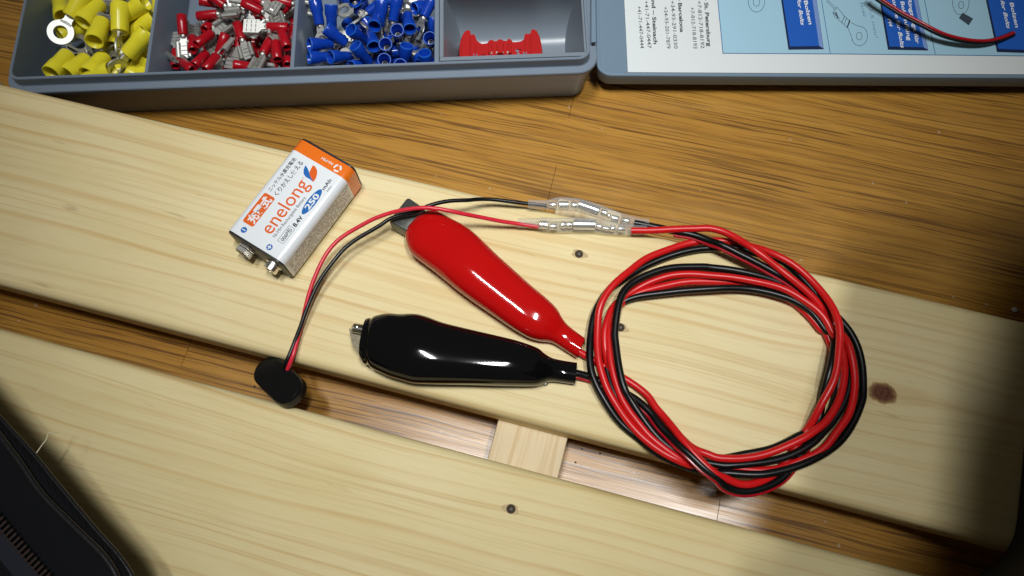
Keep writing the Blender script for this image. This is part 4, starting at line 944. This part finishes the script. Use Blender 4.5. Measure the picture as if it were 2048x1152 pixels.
# card
ZC = ZL + 0.05
card = thing('label_card', at(1256, 145, ZC), 'white printed card with pale blue table and blue buttons lying in the lid', 'printed card')
cz = Vector((0, 0, 0.28))
g = G(); g.slab([at(x, y, ZC) for x, y in ((1255.5, 145), (2160, 150), (2110, -150), (1241, -150))], cz); g.obj('sheet', M['paper'], card, smooth=False)
ZP = ZC + 0.28
def pr(name, px, mat, dz=0.04): return mesh(name, [at(x, y, ZP + dz) for x, y in px], [tuple(range(len(px)))], mat, card, smooth=False)
pr('table_ground', [(1446, 106.5), (1700, 108), (2160, 113), (2110, -150), (1421, -150)], M['table'], 0.04)
def ribbon(g, pts, wpx, dz):
    for (a, b) in zip(pts, pts[1:]):
        dx, dy = b[0] - a[0], b[1] - a[1]; L = math.hypot(dx, dy) or 1; nx, ny = -dy / L * wpx / 2, dx / L * wpx / 2; ex, ey = dx / L * wpx / 2, dy / L * wpx / 2
        q = [(a[0] - ex + nx, a[1] - ey + ny), (b[0] + ex + nx, b[1] + ey + ny), (b[0] + ex - nx, b[1] + ey - ny), (a[0] - ex - nx, a[1] - ey - ny)]
        g.add([at(x, y, ZP + dz) for x, y in q], [(0, 1, 2, 3)])
g = G(); ribbon(g, [(1421, -150), (1446, 106.5), (1700, 108), (2160, 113)], 1.4, 0.08); ribbon(g, [(1617, -150), (1643, 0), (1660.5, 106.5)], 1.2, 0.085); ribbon(g, [(1819, -150), (1849, 0), (1870.5, 108)], 1.2, 0.085); ribbon(g, [(1654, 0), (1628, -150)], 1.0, 0.085)
g.obj('table_line', M['line_ink'], card, smooth=False)
for (tl, blc, br, tr) in (((1540, -150), (1577, 99.5), (1647.5, 98.5), (1612, -150)), ((1734, -150), (1776, 99.5), (1856.5, 101), (1806, -150)), ((1940, -150), (1994, 104), (2080, 107), (2030, -150))):
    pr('button_bevel', [tl, blc, br, tr], M['btn_dark'], 0.09)
    lerp = lambda a, b, t: (a[0] + (b[0] - a[0]) * t, a[1] + (b[1] - a[1]) * t)
    bl2, br2 = (blc[0] + 3, blc[1] - 6.5), (br[0] - 9, br[1] - 6.5)
    pr('button_bevel', [(tr[0] - 9, tr[1]), br2, (br[0] - 1, br[1] - 2), tr], M['btn_light'], 0.12)
    pr('button_face', [(tl[0] + 3, tl[1]), bl2, br2, (tr[0] - 9, tr[1])], M['btn'], 0.13)
def ct(body, a, b, h, mat, bold=0.0, shear=0.0, dz=0.05):
    p, q = at(*a, ZP + dz), at(*b, ZP + dz); d = (q - p)
    text('lettering', body, p, q, h, Vector((-d.y, d.x, 0)), M[mat], card, bold=bold, shear=shear)
V3 = lambda x, y: (1150 + x * .24414, y * .24414)
V4 = lambda x, y: (1600 + x * .22569, y * .22569)
ct('Switzerland – Steinach', V3(615, -235), V3(645, 362), 1.75, 'text_ink', 0.03)
ct('Fax: +41-71-447-0447', V3(562, -95), V3(596, 396), 1.7, 'text_grey', 0.012)
ct('+41-71-447-0444', V3(511, 50), V3(536, 396), 1.7, 'text_grey', 0.012)
ct('Spain – Barcelona', V3(832, -165), V3(862, 264), 1.75, 'text_ink', 0.03)
ct('Fax: +34-93-291-0330', V3(776, -95), V3(812, 398), 1.7, 'text_grey', 0.012)
ct('+34-93-201-7879', V3(727, 55), V3(753, 398), 1.7, 'text_grey', 0.012)
ct('Russia – St. Petersburg', V3(1045, -195), V3(1085, 380), 1.75, 'text_ink', 0.03)
ct('Fax: +7-812-718-8192', V3(995, -95), V3(1031, 396), 1.7, 'text_grey', 0.012)
ct('+7-812-718-8193', V3(945, 60), V3(972, 398), 1.7, 'text_grey', 0.012)
ct('für Bolzen', (1602, -25), (1618, 49), 1.7, 'white_ink', 0.022, 0, 0.17)
ct('for Bolts', (1594, -2), (1602, 50.5), 1.7, 'white_ink', 0.02, 0.25, 0.17)
ct('Ringzunge für', (1815, -2), (1832, 87), 1.7, 'white_ink', 0.022, 0, 0.17)
ct('Bolzen/Ring', (1801, 3), (1815.5, 81), 1.7, 'white_ink', 0.022, 0, 0.17)
ct('tongue for Bolts', (1783.5, -6), (1802, 96), 1.7, 'white_ink', 0.02, 0.25, 0.17)
ct('M4', (1775, 38), (1779, 53), 1.5, 'white_ink', 0.02, 0.2, 0.17)
ct('für Bolzen', (2013, -22), (2031, 55), 1.7, 'white_ink', 0.022, 0, 0.17)
ct('for Bolts', (2001, 1), (2014, 57), 1.7, 'white_ink', 0.02, 0.25, 0.17)
ct('0,5-1,5/2,5 mm²', (1728, -38), (1750, 77), 1.4, 'spec_ink', 0.0, 0, 0.05)
ct('34160', (1719, 4), (1727, 33), 1.3, 'spec_ink', 0.0, 0, 0.05)
def circ(cx, cy, rx, ry, a0=0, a1=360, n=24): return [(cx + rx * math.cos(math.radians(a0 + (a1 - a0) * i / n)), cy + ry * math.sin(math.radians(a0 + (a1 - a0) * i / n))) for i in range(n + 1)]
g = G()
ribbon(g, circ(1513, 4, 6.5, 8.5), 0.9, 0.06); ribbon(g, circ(1513, 2, 16.5, 22, -20, 200), 0.9, 0.06)
ribbon(g, circ(*V4(525, 320), 5.6, 7.6), 0.9, 0.06); ribbon(g, circ(*V4(527, 318), 16, 19.5, -70, 160), 0.9, 0.06)
ribbon(g, [V4(455, 200), V4(500, 225), V4(555, 240)], 0.9, 0.06); ribbon(g, [V4(425, 245), V4(450, 310), V4(465, 350)], 0.9, 0.06)
ribbon(g, [V4(300, 95), V4(330, 65), V4(395, 145), V4(445, 190), V4(420, 245), V4(370, 200), V4(310, 150), V4(290, 110), V4(300, 95)], 0.9, 0.06)
ribbon(g, [V4(235, 10), V4(310, 85)], 0.8, 0.06); ribbon(g, [V4(240, -5), V4(320, 72)], 0.8, 0.06); ribbon(g, [V4(395, 145), V4(370, 200)], 1.2, 0.06); ribbon(g, [V4(412, 160), V4(392, 215)], 0.8, 0.06); ribbon(g, [V4(440, 180), V4(418, 243)], 2.2, 0.06)
ribbon(g, [V4(318, 110), V4(335, 155)], 2.5, 0.06); ribbon(g, [V4(300, 115), V4(345, 160)], 1.6, 0.065)
ribbon(g, circ(*V4(1428, 45), 5, 7), 0.9, 0.06); ribbon(g, circ(*V4(1425, 20), 16.5, 25, -10, 190), 0.9, 0.06)
g.obj('drawing_line', M['drawing'], card, smooth=False)
pr('drawing_barrel', [V4(1440, 112), V4(1535, 165), V4(1495, 225), V4(1408, 160)], M['drawing'], 0.06)
# off-cut of twin wire lying across the card
wire = thing('wire_offcut', at(1800, 40, ZP), 'short red and black twin wire lying curved across the printed card', 'wire')
wp = P3(V4, [(640, -60, -9), (720, 0, -9), (810, 55, -9), (900, 112, -9), (1080, 213, -9.3), (1250, 292, -10), (1450, 350, -11.2), (1620, 368, -12.4), (1760, 345, -13.6), (1893, 292, -14.6)])
cl = trace(wp)
def shift(P, k, dz):
    out = []
    for i, q in enumerate(P):
        t = P[min(i + 1, len(P) - 1)] - P[max(i - 1, 0)]; t.z = 0; t.normalize(); out.append(q + Vector((-t.y, t.x, 0)) * k + Vector((0, 0, dz)))
    return out
G().tube(shift(cl, -0.75, -0.45), 0.75, 10).obj('black_core', M['black_wire'], wire)
G().tube(shift(cl, 0.05, 0.1), 0.78, 10).obj('red_core', M['red_sleeve'], wire)
G().tube(shift(cl, 0.75, -0.55), 0.62, 10).obj('black_core', M['black_wire'], wire)

# ================================================================== POUCH AND ADDED SHADE CASTER AT THE PICTURE'S EDGE
pouch = thing('pouch', Vector((-190, 0, FLOOR_Z)), 'black twill zip pouch with glossy piping on the pine planks', 'pouch')
rim = [(-260, 560), (-110, 715), (0, 838), (62, 905), (122, 978), (190, 1060), (240, 1118), (266, 1165), (278, 1230), (268, 1310), (230, 1390), (120, 1460), (-80, 1480), (-320, 1380), (-480, 1000), (-440, 700)]
ZR = 30.0
RP = [at(x, y, ZR) for x, y in rim]; cc = sum(RP, Vector()) / len(RP)
RPs = smooth(RP + RP[:1], 6)[:-1]
def ringp2(k, z, src=RPs): return [Vector((*(p + (Vector((cc.x, cc.y, p.z)) - p).normalized() * k).xy, z)) for p in src]
g = G(); g.loft([ringp2(30, 0.4), ringp2(24, 1.5), ringp2(13, 10), ringp2(3.2, 21), ringp2(0.4, 26), ringp2(0, 28.0), ringp2(1.0, 30.0), ringp2(3, 30.6)], True, False)
g.obj('side_wall', M['twill'], pouch, sharp=1.5)
tops = [ringp2(k, z) for k, z in ((2.8, 30.4), (7, 31.4), (14, 32.0), (26, 32.4))]
g = G(); g.loft(tops, False, True); g.obj('top_panel', M['twill'], pouch, sharp=1.5)
pp = ringp2(4.6, 31.6); g = G(); g.tube(pp + pp[:2], 1.15, 10); g.obj('piping', M['piping'], pouch, sharp=2)
pp = ringp2(0.4, 28.5); g = G(); g.tube(pp + pp[:2], 0.9, 8); g.obj('piping', M['piping'], pouch, sharp=2)
# zip along the top
za, zb = (-30, 1010), (112, 1180)
nz = 22; dirz = (at(*zb, 33.6) - at(*za, 33.6)).normalized(); sz = Vector((-dirz.y, dirz.x, 0))
Rz3 = Matrix((dirz, sz, Vector((0, 0, 1)))).transposed()
zip0 = G(); q = (at(*za, 33.6) + at(*zb, 33.6)) / 2 - sz * 3.4; zip0.box((q.x, q.y, 34.1), 60, 5.5, 0.5, Rz3); zt = zip0.obj('zip_tape', M['lining'], pouch, smooth=False)
tooth = None
for i in range(nz):
    f = i / (nz - 1); q = at(za[0] + (zb[0] - za[0]) * f, za[1] + (zb[1] - za[1]) * f, 34.6)
    if tooth is None:
        g = G(); g.box((0, 0, 0), 0.75, 3.4, 0.8, None, bev=0.18); tooth = g.obj('zip_tooth', M['thread'], zt, world=False); o = tooth
    else:
        o = tooth.copy(); col.objects.link(o); o.parent = zt
    o.location = (q - ORG['pouch']) * S; o.rotation_euler = (0, 0, math.atan2(dirz.y, dirz.x))
# pale loose thread
g = G(); g.tube(smooth([at(*p) for p in ((72, 907, 28), (84, 890, 27), (93, 878, 26), (96, 867, 25), (104, 865, 24), (116, 865, 22))], 5), 0.16, 6)
tag(g.obj('loose_thread', M['fluff'], None), 'thin pale loose thread sticking out from the black pouch edge', 'thread')
# black shape at the right edge; tall leaning bulk added to cast shade
shade_caster = thing('shade_caster', Vector((200, 0, FLOOR_Z)), 'black shape at the dark right edge, made up tall and leaning to cast shade', 'shade_caster')
base = [at(x, y, 0) for x, y in ((1900, 1210), (1940, 1152), (2003, 1086), (2024, 960), (2046, 800), (2085, 700))]
base = [Vector((p.x, p.y, 0)) for p in base] + [Vector((234, 124, 0)), Vector((330, 112, 0)), Vector((340, -140, 0)), Vector((190, -170, 0)), Vector((130, -90, 0))]
bs = smooth(base + base[:1], 5)[:-1]; bc = sum(bs, Vector()) / len(bs)
CASTER_H = 214.0  # height chosen for the reach of its shade
def rb(k, z, dx=0.0): return [Vector((*(p + (bc - p).normalized() * k).xy, z)) + Vector((dx, 0, 0)) for p in bs]
g = G(); g.loft([rb(3, 0.2), rb(0, 6), rb(0, 60, -15), rb(1, 120, -33), rb(4, 170, -49), rb(10, 198, -56), rb(30, CASTER_H, -57)])
g.obj('body', M['twill'], shade_caster, sharp=1.5)
g = G(); hp = [Vector((bc.x - 20, bc.y - 60, CASTER_H - 4)), Vector((bc.x - 10, bc.y - 50, CASTER_H + 14)), Vector((bc.x, bc.y, CASTER_H + 18)), Vector((bc.x - 10, bc.y + 50, CASTER_H + 14)), Vector((bc.x - 20, bc.y + 60, CASTER_H - 4))]
g.tube(smooth(hp, 6), 6, 10); g.obj('handle', M['piping'], shade_caster)
